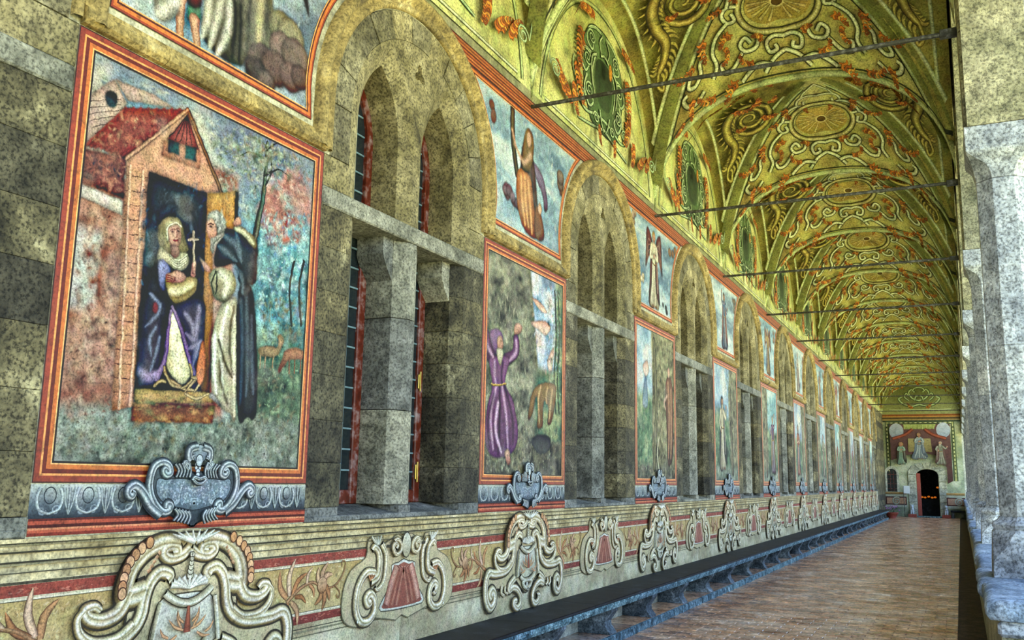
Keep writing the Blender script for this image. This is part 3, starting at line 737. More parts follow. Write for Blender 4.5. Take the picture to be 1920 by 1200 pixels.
# ================================================================== WINDOWS (local: x depth, y along the wall, z up; placed at (W, yw, 0))
def lancet(cy, hw, z0, spring, Rr, n=10):
    c = Rr-hw; top = math.acos(c/Rr)
    l = [(c-Rr*math.cos(top*i/n), spring+Rr*math.sin(top*i/n)) for i in range(n+1)]
    pts = [(-hw, z0)]+l+[(-a, b) for a, b in l[-2::-1]]+[(hw, z0)]
    return [(cy+a, b) for a, b in pts]
def extr(poly, z0, z1, mat='tuff', name='jamb_stone', g=.004):
    """vertical stone: plan polygon (y, depth) between two heights, arrises eased"""
    n = len(poly); cy = sum(a for a, b in poly)/n; cd = sum(b for a, b in poly)/n
    sh = lambda e: [(a+(cy-a)*e, b+(cd-b)*e*.35) for a, b in poly]
    rings = [(sh(.012), z0), (poly, z0+g), (poly, z1-g), (sh(.012), z1)]
    V = [(-d, y, z) for pl, z in rings for y, d in pl]
    F = [(i*n+k, i*n+(k+1) % n, (i+1)*n+(k+1) % n, (i+1)*n+k) for i in range(3) for k in range(n)]+[tuple(range(n)), tuple(range(3*n, 4*n))]
    return MB().add(V, F).me(name, mat)
OP = .80                                                           # outer edge of an opening at the wall face
jambR = [(HWZ, 0), (OP, 0), (OP-.11, .07), (OP-.11, .32), (HWZ, .32)]
jambL = [(-a, b) for a, b in jambR]
R1 = .86
jamb2 = [(1.08, 0), (R1, 0), (R1, .32), (1.08, .32)]
mull = [(-.045, 0), (.045, 0), (.165, .07), (.165, .31), (-.165, .31), (-.165, .07)]
WM = []                                                             # (name, mesh, parent index or None)
def wadd(name, me): WM.append((name, me))
zc = [1.42, 1.70, 1.97, 2.26, 2.54, 2.81, 3.1, 3.37]
for a, b in zip(zc, zc[1:]):
    wadd('jamb_stone', extr(jambR, a+.0015, b-.0015)); wadd('jamb_stone', extr(jambL, a+.0015, b-.0015))
for a, b in ((1.42, 2.1), (2.1, 2.78), (2.78, 3.37)): wadd('mullion_stone', extr(mull, a+.003, b-.003, 'mullion', 'mullion_stone'))
wadd('transom', MB().box(-.34, .012, -HWZ+.003, HWZ-.003, 3.372, 3.5, .01).me('transom', 'mullion'))
zc = [3.5, 3.72]
for s_ in (1, -1):
    wadd('jamb_stone', extr([(s_*a, b) for a, b in ((HWZ, 0), (R1, 0), (R1, .32), (HWZ, .32))], 3.504, 3.716, 'tracery'))
    wadd('jamb_stone', extr([(s_*a, b) for a, b in jamb2], 3.724, 4.096, 'tracery'))
# shouldered heads under the transom
def shoulder(cy, s_):
    prof = [(0, 3.37), (.13, 3.37), (.13, 3.24), (.11, 3.2), (.07, 3.14), (.03, 3.09), (0, 3.06)]
    return MB().prism([(cy+s_*a, b) for a, b in prof], lambda a, b: (-.075, a, b), lambda a, b: (-.31, a, b)).me('shoulder_stone', 'mullion')
for cy, s_ in ((-.165, -1), (.69, -1)): wadd('shoulder_stone', shoulder(cy, s_))
# tracery plate with two pointed lights, splayed reveals
tr = MB()
outer = [(-R1, 3.5)]+[(R1*math.cos(a), 4.1+R1*math.sin(a)) for a in (PI-PI*i/28 for i in range(29))]+[(R1, 3.5)]
holes = [lancet(c, .3775, 3.5, 4.12, .79) for c in (-.4225, .4225)]
inner = [lancet(c, .2625, 3.5, 4.12, .675) for c in (-.4275, .4275)]
tre = [(.09*math.cos(a)*(.7+.3*math.cos(3*(a-PI/2))), 4.74+.09*math.sin(a)*(.7+.3*math.cos(3*(a-PI/2)))) for a in (2*PI*i/18 for i in range(18))]
loops = [outer]+[h[::-1] for h in holes]+[tre]
flat = [q for l in loops for q in l]
tri = tessellate_polygon([[Vector((a, b, 0)) for a, b in l] for l in loops])
tr.add([(0, a, b) for a, b in flat], tri)
for h, i_ in zip(holes, inner):
    n = len(h)
    V = [(0, a, b) for a, b in h]+[(-.07, a, b) for a, b in i_]+[(-.32, a, b) for a, b in i_]
    tr.add(V, [(k, k+1, n+k+1, n+k) for k in range(n-1)]+[(n+k, n+k+1, 2*n+k+1, 2*n+k) for k in range(n-1)])
n = len(tre); tr.add([(0, a, b) for a, b in tre]+[(-.06, a, b) for a, b in tre], [(k, (k+1) % n, n+(k+1) % n, n+k) for k in range(n)]+[tuple(range(n, 2*n))])
wadd('tracery', tr.me('tracery', 'tracery'))
# arch ring of voussoirs
nv = 11
for i in range(nv):
    a0, a1 = PI*i/nv+.004, PI*(i+1)/nv-.004
    pl = [(r*math.cos(a), 4.1+r*math.sin(a)) for r, aa in ((R1+.004, (a0, (a0+a1)/2, a1)), (1.076, (a1, (a0+a1)/2, a0))) for a in aa]
    dd = (.0, .004, .002, .006)[i % 4]
    wadd('voussoir', MB().prism(pl, lambda a, b: (dd, a, b), lambda a, b: (-.3, a, b)).me('voussoir', 'tracery'))
# hood mould
hm = MB(); prof = [(1.085, 0), (1.085, .03), (1.12, .045), (1.14, .02), (1.165, .02), (1.185, .06), (1.215, .075), (1.245, .06), (1.262, .02), (1.265, 0)]
path = [(0, 3.74, 1)]+[(0, 4.1, 1)]
ang = [None]+[PI*i/36 for i in range(37)]+[None]
V = []
for i, a in enumerate(ang):
    for r, d in prof:
        if a is None: V.append((d, (r if i == 0 else -r), 3.74))
        else: V.append((d, r*math.cos(a), 4.1+r*math.sin(a)))
n = len(prof)
hm.add(V, [(i*n+k, i*n+k+1, (i+1)*n+k+1, (i+1)*n+k) for i in range(len(ang)-1) for k in range(n-1)])
wadd('hood_mould', hm.me('hood_mould', 'hood', True))
# sill
sl = MB().box(-.32, .008, -HWZ+.003, HWZ-.003, 1.33, 1.365, .006)
for c in (-.4275, .4275): sl.prism([(-.004, 1.362), (-.3, 1.42), (-.3, 1.362)], lambda a, b, c=c: (a, c-.36, b), lambda a, b, c=c: (a, c+.36, b))
for c, w_ in ((0, .08), (-(HWZ+OP)/2, (HWZ-OP)/2), ((HWZ+OP)/2, (HWZ-OP)/2)): sl.box(-.3, .004, c-w_+.004, c+w_-.004, 1.366, 1.418)
wadd('sill', sl.me('sill', 'mullion'))
# casements: red wooden sash, dark glass, lead bars
def sash(c):
    out = []
    xs = -.30
    lo_o = [(c-.25, 1.42), (c-.25, 3.37), (c+.25, 3.37), (c+.25, 1.42)]
    fr = MB()
    for y0, y1 in ((c-.265, c-.19), (c+.18, c+.265)): fr.box(xs-.05, xs, y0, y1, 1.42, 3.37, .008)
    fr.box(xs-.05, xs, c-.19, c+.18, 1.42, 1.52, .008)
    up_o, up_i = lancet(c, .265, 3.5, 4.12, .675), lancet(c, .19, 3.5, 4.12, .6); n = len(up_o)
    V = [(x, a, b) for x in (xs, xs-.05) for a, b in up_o+up_i]
    fr.add(V, [(k, k+1, n+k+1, n+k) for k in range(n-1)]+[(n+k, n+k+1, 3*n+k+1, 3*n+k) for k in range(n-1)])
    out.append(('sash_frame', fr.me('sash_frame', 'wood')))
    gl = MB().box(xs-.03, xs-.02, c-.19, c+.18, 1.52, 3.37)
    gl.prism(lancet(c, .185, 3.5, 4.12, .59), lambda a, b: (xs-.02, a, b), lambda a, b: (xs-.03, a, b))
    out.append(('pane', gl.me('pane', 'glass')))
    ld = MB()
    z = 1.66
    while z < 4.5:
        if not 3.33 < z < 3.52:
            wv = .18 if z < 4.1 else max(.02, .18-(z-4.1)**2*.75)
            ld.box(xs-.02, xs-.008, c-wv, c+wv*.92, z-.006, z+.006)
        z += .148
    for q in (-.067, .057):
        ld.box(xs-.02, xs-.008, c+q-.006, c+q+.006, 1.52, 3.37); ld.box(xs-.02, xs-.008, c+q-.006, c+q+.006, 3.5, 4.5)
    out.append(('lead_lattice', ld.me('lead_lattice', 'lead')))
    return out
SASH = [sash(-.4275), sash(.4275)]
HINGE = MB().box(-.30, -.285, .605, .64, 2.33, 2.45, .004).tube([(-.283, .622, 2.31), (-.283, .622, 2.47)], .008).me('hinge', 'brass')
HINGE2 = MB().box(-.30, -.285, .605, .64, 1.6, 1.72, .004).tube([(-.283, .622, 1.58), (-.283, .622, 1.74)], .008).me('hinge', 'brass')
PROWS = [(1.52, 1.66)]+[(1.66+.148*i, 1.808+.148*i) for i in range(12)]+[(3.5+.136*i, 3.636+.136*i) for i in range(8)]
PANE = {b: MB().box(-.002, .002, -.062, .061, -h_, h_).me('pane', 'glass') for b, h_ in ((True, .0735), (False, .07))}
for k in range(0, 12):
    w_ = empty(f'window_{k+1}', (W, yw(k), 0))
    tag(w_, 'twin-light stone window at the photograph\'s very edge, only its jamb in view' if k == 0 else f'{ORD[k-1]} twin-light stone window from the viewpoint, between the '+(f'{ORD[k-1]} and {ORD[k]} tall frescoes' if k < NP else 'last tall fresco and the stone pier'), kind='structure')
    for nm, me_ in WM: link(nm, me_, w_)
    for sh_ in SASH:
        f_ = link('sash_frame', sh_[0][1], w_); link('lead_lattice', sh_[2][1], f_)
        if k in (1, 2):
            c = -.4275 if sh_ is SASH[0] else .4275
            for z0, z1 in PROWS:
                for q0, q1 in ((-.19, -.067), (-.067, .057), (.057, .18)):
                    g_ = link('pane', PANE[z1-z0 > .12], f_, (-.325, c+(q0+q1)/2, (z0+z1)/2)); g_.rotation_euler = (0, R.uniform(-.02, .02), R.uniform(-.03, .03))
        else: link('pane', sh_[1][1], f_)
    link('hinge', HINGE, w_); link('hinge', HINGE2, w_)

# string course between the hoods
sc_prof = [(0, 3.72), (.03, 3.725), (.055, 3.745), (.06, 3.77), (.05, 3.8), (.025, 3.815), (.02, 3.84), (0, 3.845)]
for k in range(-1, NP):
    hwid = .815
    t = tag(empty('trim_1', (W, yp(k), 0)), f'ochre stone string course over the {ORD[max(k, 0)]} tall fresco' if k >= 0 else 'ochre stone string course behind the viewpoint', kind='structure')
    y = -HF
    for L in (.5, .62, .4, .36):
        MB().prism(sc_prof, lambda a, b: (a, y+.002, b), lambda a, b: (a, min(HF, y+L)-.002, b)).obj('moulding_stone', 'hood', t); y += L
    t.name = f'trim_{k+2}'

# ================================================================== COLUMNS
def oct_loft(secs, mat, name):
    """secs: (z, half width, chamfer)"""
    V = []
    for z, a, c in secs:
        for sx, sy, fl_ in ((1, 1, 0), (-1, 1, 1), (-1, -1, 0), (1, -1, 1)):
            q = [(sx*a, sy*(a-c)), (sx*(a-c), sy*a)]
            V += [(x, y, z) for x, y in (q[::-1] if fl_ else q)]
    F = [(i*8+k, i*8+(k+1) % 8, (i+1)*8+(k+1) % 8, (i+1)*8+k) for i in range(len(secs)-1) for k in range(8)]+[tuple(range(8)), tuple(range((len(secs)-1)*8, len(secs)*8))]
    return MB().add(V, F).me(name, mat)
a8 = .18; c8 = a8*(2-math.sqrt(2))
K_ = 2-math.sqrt(2)
base_me = oct_loft([(.985, .255, .003), (1.10, .25, .003), (1.14, .248, .03), (1.18, .246, .07), (1.22, .244, .1), (1.27, .242, .12), (1.3, .24, .24*K_), (1.315, .225, .225*K_), (1.33, .235, .235*K_), (1.35, .238, .238*K_), (1.37, .225, .225*K_), (1.385, .2, .2*K_), (1.41, .183, .183*K_)], 'column', 'base')
sh1 = oct_loft([(1.41, a8-.002, c8), (1.415, a8, c8), (2.66, a8, c8), (2.665, a8-.003, c8)], 'column', 'shaft_stone')
sh2 = oct_loft([(2.667, a8-.003, c8), (2.672, a8, c8), (3.96, a8, c8), (3.965, a8-.003, c8)], 'column', 'shaft_stone')
cap_me = oct_loft([(3.968, a8, c8), (3.99, a8+.004, c8), (4.0, a8+.006, c8+.004), (4.04, a8+.012, c8*.98), (4.08, .2, .09), (4.11, .21, .06), (4.14, .225, .03), (4.17, .24, .01), (4.19, .245, .004), (4.375, .247, .004)], 'column', 'capital')
pr = []
z = 4.38
for i in range(8):
    h_ = (.42, .40, .36, .44)[i % 4]
    pr.append(oct_loft([(z+.004, .236, .052), (z+.012, .24, .052), (z+h_-.012, .24, .052), (z+h_-.004, .236, .052)], 'pier', 'pier_stone')); z += h_
for k in range(1, 12):
    o = tag(empty('octagonal_column', (CX, yp(k), 0)), f'{ORD[k-1]} octagonal grey stone column standing on the parapet, counted down the arcade', 'column', 'arcade columns')
    for nm, me_ in (('base', base_me), ('shaft_stone', sh1), ('shaft_stone', sh2), ('capital', cap_me)): link(nm, me_, o)
    for me_ in pr: link('pier_stone', me_, wr, (CX, yp(k), 0))

# ================================================================== TIE RODS
rod_me = MB().tube([(W-XC, 0, 5.29), (HX+.03, 0, 5.29)], .021, 8).me('tie_rod', 'iron')
plate_me = MB().box(HX-.12, HX+.02, -.03, .03, 5.255, 5.325, .006).me('end_block', 'iron')
for k in range(1, 12):
    o = tag(link('tie_rod', rod_me, None, (XC, yp(k), 0)), f'{ORD[k-1]} dark iron tie rod spanning the vault, counted down the corridor', 'tie rod', 'iron tie rods')
    link('end_block', plate_me, o)

# ================================================================== STONE BENCH
be = tag(empty('stone_bench', (0, 0, 0)), 'long dark stone bench on brackets along the painted wall', 'bench')
BF = -3.215
sp_ = P/3; y = Y0-sp_*1.5; yend = yw(11)+1.6; i = 0
slab = MB().prism([(W, .45), (BF+.03, .45), (BF+.012, .444), (BF, .43), (BF, .415), (BF-.01, .405), (W, .405)], lambda a, b: (a, .003, b), lambda a, b: (a, sp_-.003, b)).me('seat_slab', 'bench')
mold = MB().prism([(W, .404), (BF-.012, .404), (BF-.008, .385), (BF-.02, .38), (BF-.018, .362), (BF-.03, .356), (BF-.035, .335), (W, .335)], lambda a, b: (a, .002, b), lambda a, b: (a, sp_-.002, b)).me('seat_moulding', 'kerb')
sprof = [(W, .334), (BF-.05, .334), (BF-.055, .3), (BF-.09, .25), (BF-.125, .2), (BF-.12, .15), (BF-.09, .115), (BF-.07, .09), (BF-.065, .08), (W, .08)]
sup = MB().prism(sprof, lambda a, b: (a, -.1, b), lambda a, b: (a, .1, b)).me('bracket', 'support')
tread = MB().box(W, BF-.065, .004, sp_-.004, -.012, .078, .004).me('tread_slab', 'brick')
kerb = MB().box(BF-.064, BF-.025, .003, sp_-.003, -.012, .08, .006).me('kerb_stone', 'kerb')
while y < yend-.3:
    for nm, me_, dy in (('seat_slab', slab, 0), ('seat_moulding', mold, 0), ('bracket', sup, sp_*.5), ('tread_slab', tread, 0), ('kerb_stone', kerb, 0)): link(nm, me_, be, (0, y+dy, 0))
    y += sp_
bk = MB().box(W, W+.02, Y0-sp_*1.5, yend, .08, .334).obj('bench_back', 'lime', be)
# ================================================================== FRESCOES
FZ0, FZ1 = 1.565, 3.715
STR = [('#3a1610', .006), ('#8a3622', .026), ('#d9924f', .01), ('#5f1c10', .02), ('#b9642c', .02), ('#e0a866', .006), ('#1c0e0a', .01)]
def ring(p, shape, d0, d1, col):
    a, b = shape(d0), shape(d1); n = len(a)
    p._add(a+b, [(i, (i+1) % n, n+(i+1) % n, n+i) for i in range(n)], [hx(col)]*(2*n), p.up())
def rectshape(x0, x1, z0, z1): return lambda d: [(x0+d, z0+d), (x1-d, z0+d), (x1-d, z1-d), (x0+d, z1-d)]
def uppershape(d, n=14):
    pts = [(-.79+d, 3.885+d), (.79-d, 3.885+d)]
    r = 1.31+d; zt = 5.18-d; a1 = math.asin((zt-4.1)/r)
    right = [(2.08-r*math.cos(a1*i/n), 4.1+r*math.sin(a1*i/n)) for i in range(n+1)]
    return pts+right+[(-a, b) for a, b in right[::-1]]
def framed(p, shape, stripes):
    d = 0
    for c, w_ in stripes: ring(p, shape, d, d+w_, c); d += w_
    return d
p = Paint(locmap, .006, .0001); FRD = framed(p, rectshape(-HF, HF, FZ0, FZ1), STR); FRAME = p.me('painted_frame', 'red')
USTR = [('#3d1a12', .006), ('#8f3a20', .012), ('#c8702f', .02), ('#4d1d10', .012), ('#e0a05c', .008)]
p = Paint(locmap, .006, .0001); framed(p, uppershape, USTR); UFRAME = p.me('painted_frame', 'red')

LRES = [.0036, .0065, .009]+[.012]*3+[.016]*8
URES = [.0065, .0075, .01]+[.013]*3+[.018]*8
def low(k, seed): return Fresco(-HF+.085, HF-.085, FZ0+.085, FZ1-.085, LRES[k], seed)
def upp(k, seed): return Fresco(-1.36, 1.36, 3.92, 5.15, URES[k], seed)
def up_inside(X, Z): return np.abs(X) < np.where(Z < 4.1, .755, 2.08-np.sqrt(np.maximum(0, 1.345**2-(Z-4.1)**2)))
def canvas_full(p, fn, nx=90, nz=110): p.canvas(0, 0, 0, 0, nx, nz, fn)
def canvas_up(p, fn): p.canvas(0, 0, 0, 0, 0, 0, fn)
def skyc(X, Z, s, blue=('#7f93a6', '#93b0bd', '#c5cbc0')):
    n = fbm(X*5, Z*5, s); return blend([(.25, blue[0]), (.5, blue[1]), (.75, blue[2])], n)
def groundc(X, Z, s, pal=('#3f4a3a', '#7d8870', '#b3b79c')):
    n = fbm(X*9, Z*9, s); return blend([(.25, pal[0]), (.5, pal[1]), (.78, pal[2])], n)
def fill(p, c, pts, grad=None, sm=4, edge=None, ew=.003):
    p.poly(pts, c, sm, grad, 0, edge or mixc(grad or c, '#1c1410', .6), ew)
def fold(p, pts, w, c, base): p.rib(pts, w*1.5, [base, c, base], 4, (.6, .4), 1.3)
def foldd(p, pts, w, c, base): p.rib(pts, w, [base, c, base], 4, (.5, .3), 1.3)
SKIN, SKD = '#c99a78', '#8f5d44'

def saint(p, x, z, h, robe, cloak, arm='pray', f=1, hair='#4a3a2c', halo=None, wings=None, hood=None, flare=.17, beard=None):
    r = p.r; H = lambda a, b: (x+f*a*h, z+b*h)
    rd, rl = mixc(robe, (0, 0, 0), .55), mixc(robe, '#f2e8d0', .4)
    cd, cl = mixc(cloak, (0, 0, 0), .55), mixc(cloak, '#f2e8d0', .35)
    if wings:
        for s_ in (-1, 1):
            p.poly([H(s_*.05, .8), H(s_*.16, .95), H(s_*.3, .98), H(s_*.34, .7), H(s_*.36, .45), H(s_*.22, .62), H(s_*.1, .66)], wings, 4, mixc(wings, (0, 0, 0), .5), 0, '#1c1410', .004)
            for q in range(4): fold(p, [H(s_*.1, .8-.03*q), H(s_*.24, .84-.08*q), H(s_*(.33-.02*q), .6-.03*q)], .014*h, mixc(wings, '#d0a080', .4), wings)
    p.poly([H(-.1, .8), H(-.16, .6), H(-.2, .3), H(-flare-.04, .02), H(-.02, .0), H(.0, .5)], cloak, 4, cd, 0, '#1c1612', .004)
    p.poly([H(-.1, .81), H(.0, .85), H(.1, .81), H(.1, .6), H(.12, .3), H(flare, .01), H(0, -.01), H(-flare, .01), H(-.12, .3), H(-.09, .6)], robe, 4, rd, 0, '#1c1612', .004)
    for q in (-.75, -.4, -.1, .2, .5, .8):
        fold(p, [H(q*.07, .56), H(q*.1, .35), H(q*flare*.95, .03)], .035*h, rl if r.random() < .5 else rd, robe)
    p.poly([H(.1, .8), H(.14, .6), H(.2, .3), H(flare+.03, .05), H(.08, .2), H(.05, .55)], cloak, 4, cd, 0, '#1c1612', .004)
    for q in (0, .03): fold(p, [H(.09+q, .75), H(.12+q, .5), H(.13+q, .2)], .02*h, cl, cloak)
    p.rib([H(-.08, .57), H(0, .55), H(.08, .57)], .02*h, ['#3c2a14', '#b08a45'], 3)
    if arm == 'pray': A = [[(-.1, .78), (-.15, .64), (-.02, .66)], [(.1, .78), (.15, .64), (.03, .67)]]
    elif arm == 'up': A = [[(-.1, .78), (-.19, .84), (-.17, 1.0)], [(.1, .78), (.17, .66), (.24, .74)]]
    elif arm == 'out': A = [[(-.1, .78), (-.2, .68), (-.27, .76)], [(.1, .78), (.18, .64), (.08, .6)]]
    else: A = [[(-.1, .78), (-.15, .62), (-.08, .52)], [(.1, .78), (.2, .7), (.24, .86)]]
    for q in A:
        p.rib([H(*t) for t in q], .085*h, [rd, robe, rl, robe, rd], 5, (1.1, .55))
        p.ell(H(*q[-1]), .026*h, .034*h, SKIN, edge=SKD, ew=.003)
    if halo: p.ell(H(.0, .91), .1*h, .1*h, halo, edge='#6b5222', ew=.004)
    if hood: p.poly([H(-.075, .85), H(-.085, .93), H(-.03, 1.0), H(.05, .98), H(.075, .9), H(.06, .83), H(0, .8)], hood, 4, mixc(hood, (0, 0, 0), .4), 0, '#241a12', .003)
    else: p.ell(H(-.008, .925), .068*h, .075*h, hair)
    p.rib([H(0, .8), H(0, .87)], .05*h, [SKD, SKIN, SKD], 2)
    p.ell(H(.008, .905), .048*h, .066*h, SKIN, grad='#a97355', edge=SKD, ew=.003)
    for s_ in (-.02, .025): p.ell(H(.008+s_, .915), .009*h, .006*h, '#3a241a', n=8)
    p.rib([H(.013, .91), H(.018, .89)], .008*h, [SKD, SKD], 2); p.rib([H(-.005, .87), H(.025, .87)], .007*h, ['#7c3a2c', '#7c3a2c'], 2)
    if beard: p.poly([H(-.035, .88), H(.05, .88), H(.04, .8), H(.01, .74), H(-.02, .79)], beard, 3, mixc(beard, (0, 0, 0), .3))
    for s_ in (-.06, .07): p.ell(H(s_, .008), .035*h, .012*h, SKD)
def tree(p, x, z0, z1, w, lean=0, pal=('#33402c', '#5f7348', '#8ea05f', '#4d6a55'), n=240, trunk='#4b4030'):
    p.rib([(x, z0), (x+lean*.4, z0*.6+z1*.4), (x+lean, z1)], w, [mixc(trunk, (0, 0, 0), .5), trunk, mixc(trunk, '#d0c090', .3), trunk], 4, (1.2, .5))
    H = z1-z0
    p.dabs(n, lambda r: (x+lean+r.gauss(0, .16*H), z1+r.gauss(0, .13*H)), pal, (.012, .035), (.4, .8))
def rocks(p, place, n, pal=('#3b3a30', '#6b6855', '#928d72', '#b3ad8c', '#4f5140')): p.dabs(n, place, pal, (.015, .05), (.35, .8), (-.4, 1.8))
def inside(m=.1): return lambda q: abs(q[0]) < HF-m and FZ0+m < q[1] < FZ1-m
def inpaint(p, m=.1):
    return lambda q: (lambda c: abs(c[0]) < HF-m-.02 and FZ0+m+.02 < c[1] < FZ1-m-.02)(p.tx(q))

def fresco1():
    p = low(0, 21); c0 = Y0
    p.tx = lambda q: q
    def base(X, Z):
        sky_ = skyc(X, Z, 3, ('#4f6280', '#838f98', '#bab49a')); g = groundc(X, Z, 8, ('#3a4436', '#76806a', '#a8ab94'))
        teal = blend([(.2, '#1f4a4e'), (.5, '#4d8f93'), (.7, '#8fc4bd'), (.9, '#c8d8c0')], fbm(X*12, Z*12, 5))
        wall_ = blend([(.2, '#5f3424'), (.45, '#94593f'), (.65, '#b98563'), (.9, '#c9aa8c')], fbm(X*7, Z*7, 12))
        green = blend([(.2, '#24382c'), (.5, '#57704f'), (.75, '#9aa97a')], fbm(X*10, Z*10, 31))
        pink = blend([(.3, '#8a4a40'), (.6, '#bb7a66'), (.8, '#cfa088')], fbm(X*14, Z*14, 77))
        C = lay(sky_, teal, sst(X, .6, .72)*sst(.86-Z+.12*(fbm(X*4, Z*4, 2)-.5), 0, .15))
        C = lay(C, pink, sst(fbm(X*5, Z*6, 83), .45, .6)*sst(.2-np.hypot(X-.86, (Z-.8)*1.1), 0, .1)); C = lay(C, green, sst(X, .6, .7)*sst(.46-Z, 0, .14))
        C = lay(C, wall_, sst(.62-X, 0, .03)*sst(.86-Z, 0, .04))
        pale = blend([(.3, '#aaa592'), (.7, '#d2ccb8')], fbm(X*6, Z*6, 44))
        C = lay(C, pale, sst(.09-X+.1*(fbm(X*6, Z*6, 50)-.5), 0, .03)*sst(.12-abs(Z-.46), 0, .05))
        return lay(C, g, sst(.17-Z+.08*(fbm(X*5, Z*3, 61)-.5), 0, .06))
    canvas_full(p, base, 110, 130)
    T = lambda q: (lambda a: (a[0]-c0, a[1]))(wp(*q)); p.tx = T
    kp = inpaint(p)
    bx = lambda x0, x1, y0, y1: (lambda r: (r.uniform(x0, x1), r.uniform(y0, y1)))
    # sky brushwork, blossom clouds, foliage
    p.dabs(500, bx(170, 600, 110, 340), ['#7589a0', '#b5b5a2', '#566a8a', '#98a290', '#c4bc9c'], (.012, .035), (.2, .5), (-.6, .9), keep=kp)
    p.dabs(260, bx(395, 500, 255, 420), ['#4c5a4a', '#8a9a86', '#b9c0a6', '#6c7a58'], (.01, .028), keep=kp)
    p.dabs(160, lambda r: (r.gauss(535, 26), r.gauss(360, 24)), ['#c98a72', '#b9685a', '#d9ac94', '#9a5a50'], (.012, .03), keep=kp)
    p.dabs(700, bx(485, 600, 400, 600), ['#2c5f66', '#5aa3a6', '#8fd0c8', '#3f7d86', '#bfdcd0', '#5f86b0'], (.01, .026), (.3, .8), keep=kp)
    p.dabs(600, bx(485, 585, 560, 790), ['#2b4030', '#5d7a55', '#93a878', '#3f5c50', '#7d6a48'], (.01, .025), (.3, .8), keep=kp)
    p.dabs(1300, bx(85, 580, 780, 880), ['#2c3628', '#6b765c', '#a8ad94', '#4f5c44', '#858f76', '#756a40'], (.008, .02), (.35, .9), keep=kp)
    p.dabs(420, bx(100, 225, 400, 780), ['#6b3724', '#94583c', '#b07c58', '#4f2c20', '#bb9a78'], (.01, .035), (.3, .7), keep=kp)
    # far house
    fill(p, '#bfa08a', [(157, 262), (163, 180), (214, 148), (238, 192), (236, 204), (160, 274)], '#a5806a', 1)
    for i in range(7): p.rib([(161+i*3, 190+i*12), (226+i, 186+i*10)], .004, '#6b4a3c', 1)
    p.ell((208, 186), .04, .045, '#33363a', edge='#8f8378', ew=.014)
    fill(p, '#b79a86', [(214, 148), (240, 190), (330, 205), (290, 178)], '#9f8474', 1)
    # roof
    fill(p, '#9a3f2c', [(159, 272), (235, 202), (352, 206), (237, 296)], '#7e2f22', 1)
    for i in range(9):
        t = i/8; p.rib([(235+117*t, 203+3*t), (159+78*t, 272+24*t)], .02, ['#7e2f22', '#8f3c2a', '#7e2f22'], 1)
    p.dabs(160, lambda r: (lambda a, b: (235+117*a-(76-39*0)*b+ -0*a*b, 204+3*a+(69+22*a)*b))(r.random(), r.uniform(.05, .92)), ['#b4623f', '#bd8a5a', '#5f241a', '#8a3a26'], (.008, .022), (.3, .7))
    # left house wall below the roof
    fill(p, '#8a4633', [(156, 277), (236, 298), (231, 372), (148, 340)], '#6f3a30', 1)
    p.dabs(90, bx(155, 232, 290, 360), ['#a85a40', '#5a2f2c', '#c07a58', '#3c3038'], (.012, .03))
    fill(p, '#c9b8a2', [(148, 344), (230, 376), (228, 404), (145, 366)], '#a8937c', 1)
    # porch: gable, pillars
    fill(p, '#c98d62', [(237, 298), (352, 208), (360, 214), (414, 360), (388, 364), (278, 320), (250, 745), (248, 762), (208, 770), (236, 330)], '#b9794a', 1, '#5a3420', .008)
    for i in range(16): p.rib([(236-i*1.6, 330+i*27), (276-i*1.6, 334+i*27)], .005, '#7c4a2c', 1)
    for x0, y0, x1, y1 in ((244, 312, 222, 765), (268, 320, 243, 760)): p.rib([(x0, y0), (x1, y1)], .022, ['#8a5230', '#e0ab80', '#b97a4c'], 1)
    fill(p, '#7e2a20', [(352, 214), (374, 284), (312, 262), (326, 242)], '#a04a34', 1)
    for i in range(6): p.rib([(350, 216), (316+i*11, 258+i*4)], .006, '#4d1712', 1)
    fill(p, '#b9784e', [(306, 262), (376, 286), (374, 318), (302, 292)], '#a9683e', 1, '#6b3c22', .008)
    for q in ([(315, 262), (336, 268), (335, 292), (313, 284)], [(347, 272), (368, 279), (367, 304), (346, 297)]): fill(p, '#26332f', q, '#3c4a42', 1, '#d9b48c', .008)
    p.rib([(352, 206), (415, 362)], .03, ['#5f3f22', '#9a6c40', '#4a2f1a'], 1); p.rib([(237, 298), (352, 206)], .022, ['#6b3a24', '#cf9468', '#7e4a2e'], 1)
    # dark doorway
    fill(p, '#1d262e', [(279, 321), (388, 363), (386, 742), (250, 742)], '#20242a', 1, '#0f1216', .008)
    p.dabs(260, bx(262, 384, 345, 560), ['#2c3842', '#3f4d5a', '#12181d', '#56687a', '#26313a'], (.012, .03), (.25, .6), (.6, 2.2))
    # ochre door leaf
    fill(p, '#c48a26', [(388, 363), (444, 358), (442, 430), (386, 424)], '#a8701c', 1, '#4a2f10', .008)
    fill(p, '#2f2a1c', [(440, 358), (447, 360), (444, 418), (438, 414)], None, 1)
    fill(p, '#b97a22', [(386, 420), (396, 420), (400, 560), (392, 740), (374, 742), (380, 560)], '#6b4a1c', 1)
    p.dabs(70, bx(392, 438, 366, 420), ['#e0a83a', '#8a5a18', '#d9952a'], (.008, .02), (.3, .6), (1.2, 1.9))
    # big tree
    p.rib([(501, 268), (494, 360), (478, 440), (462, 520)], .045, ['#1c211c', '#4b5548', '#6f7a68', '#2c332b'], 5, (.6, 1.3))
    p.rib([(497, 350), (508, 320), (506, 285)], .014, ['#262c26', '#4b5548'], 4)
    p.dabs(240, lambda r: (r.gauss(490, 36), r.gauss(290, 26)), ['#46523f', '#8b9a7d', '#b5bda0', '#70805f', '#9a7d5a'], (.01, .026), keep=kp)
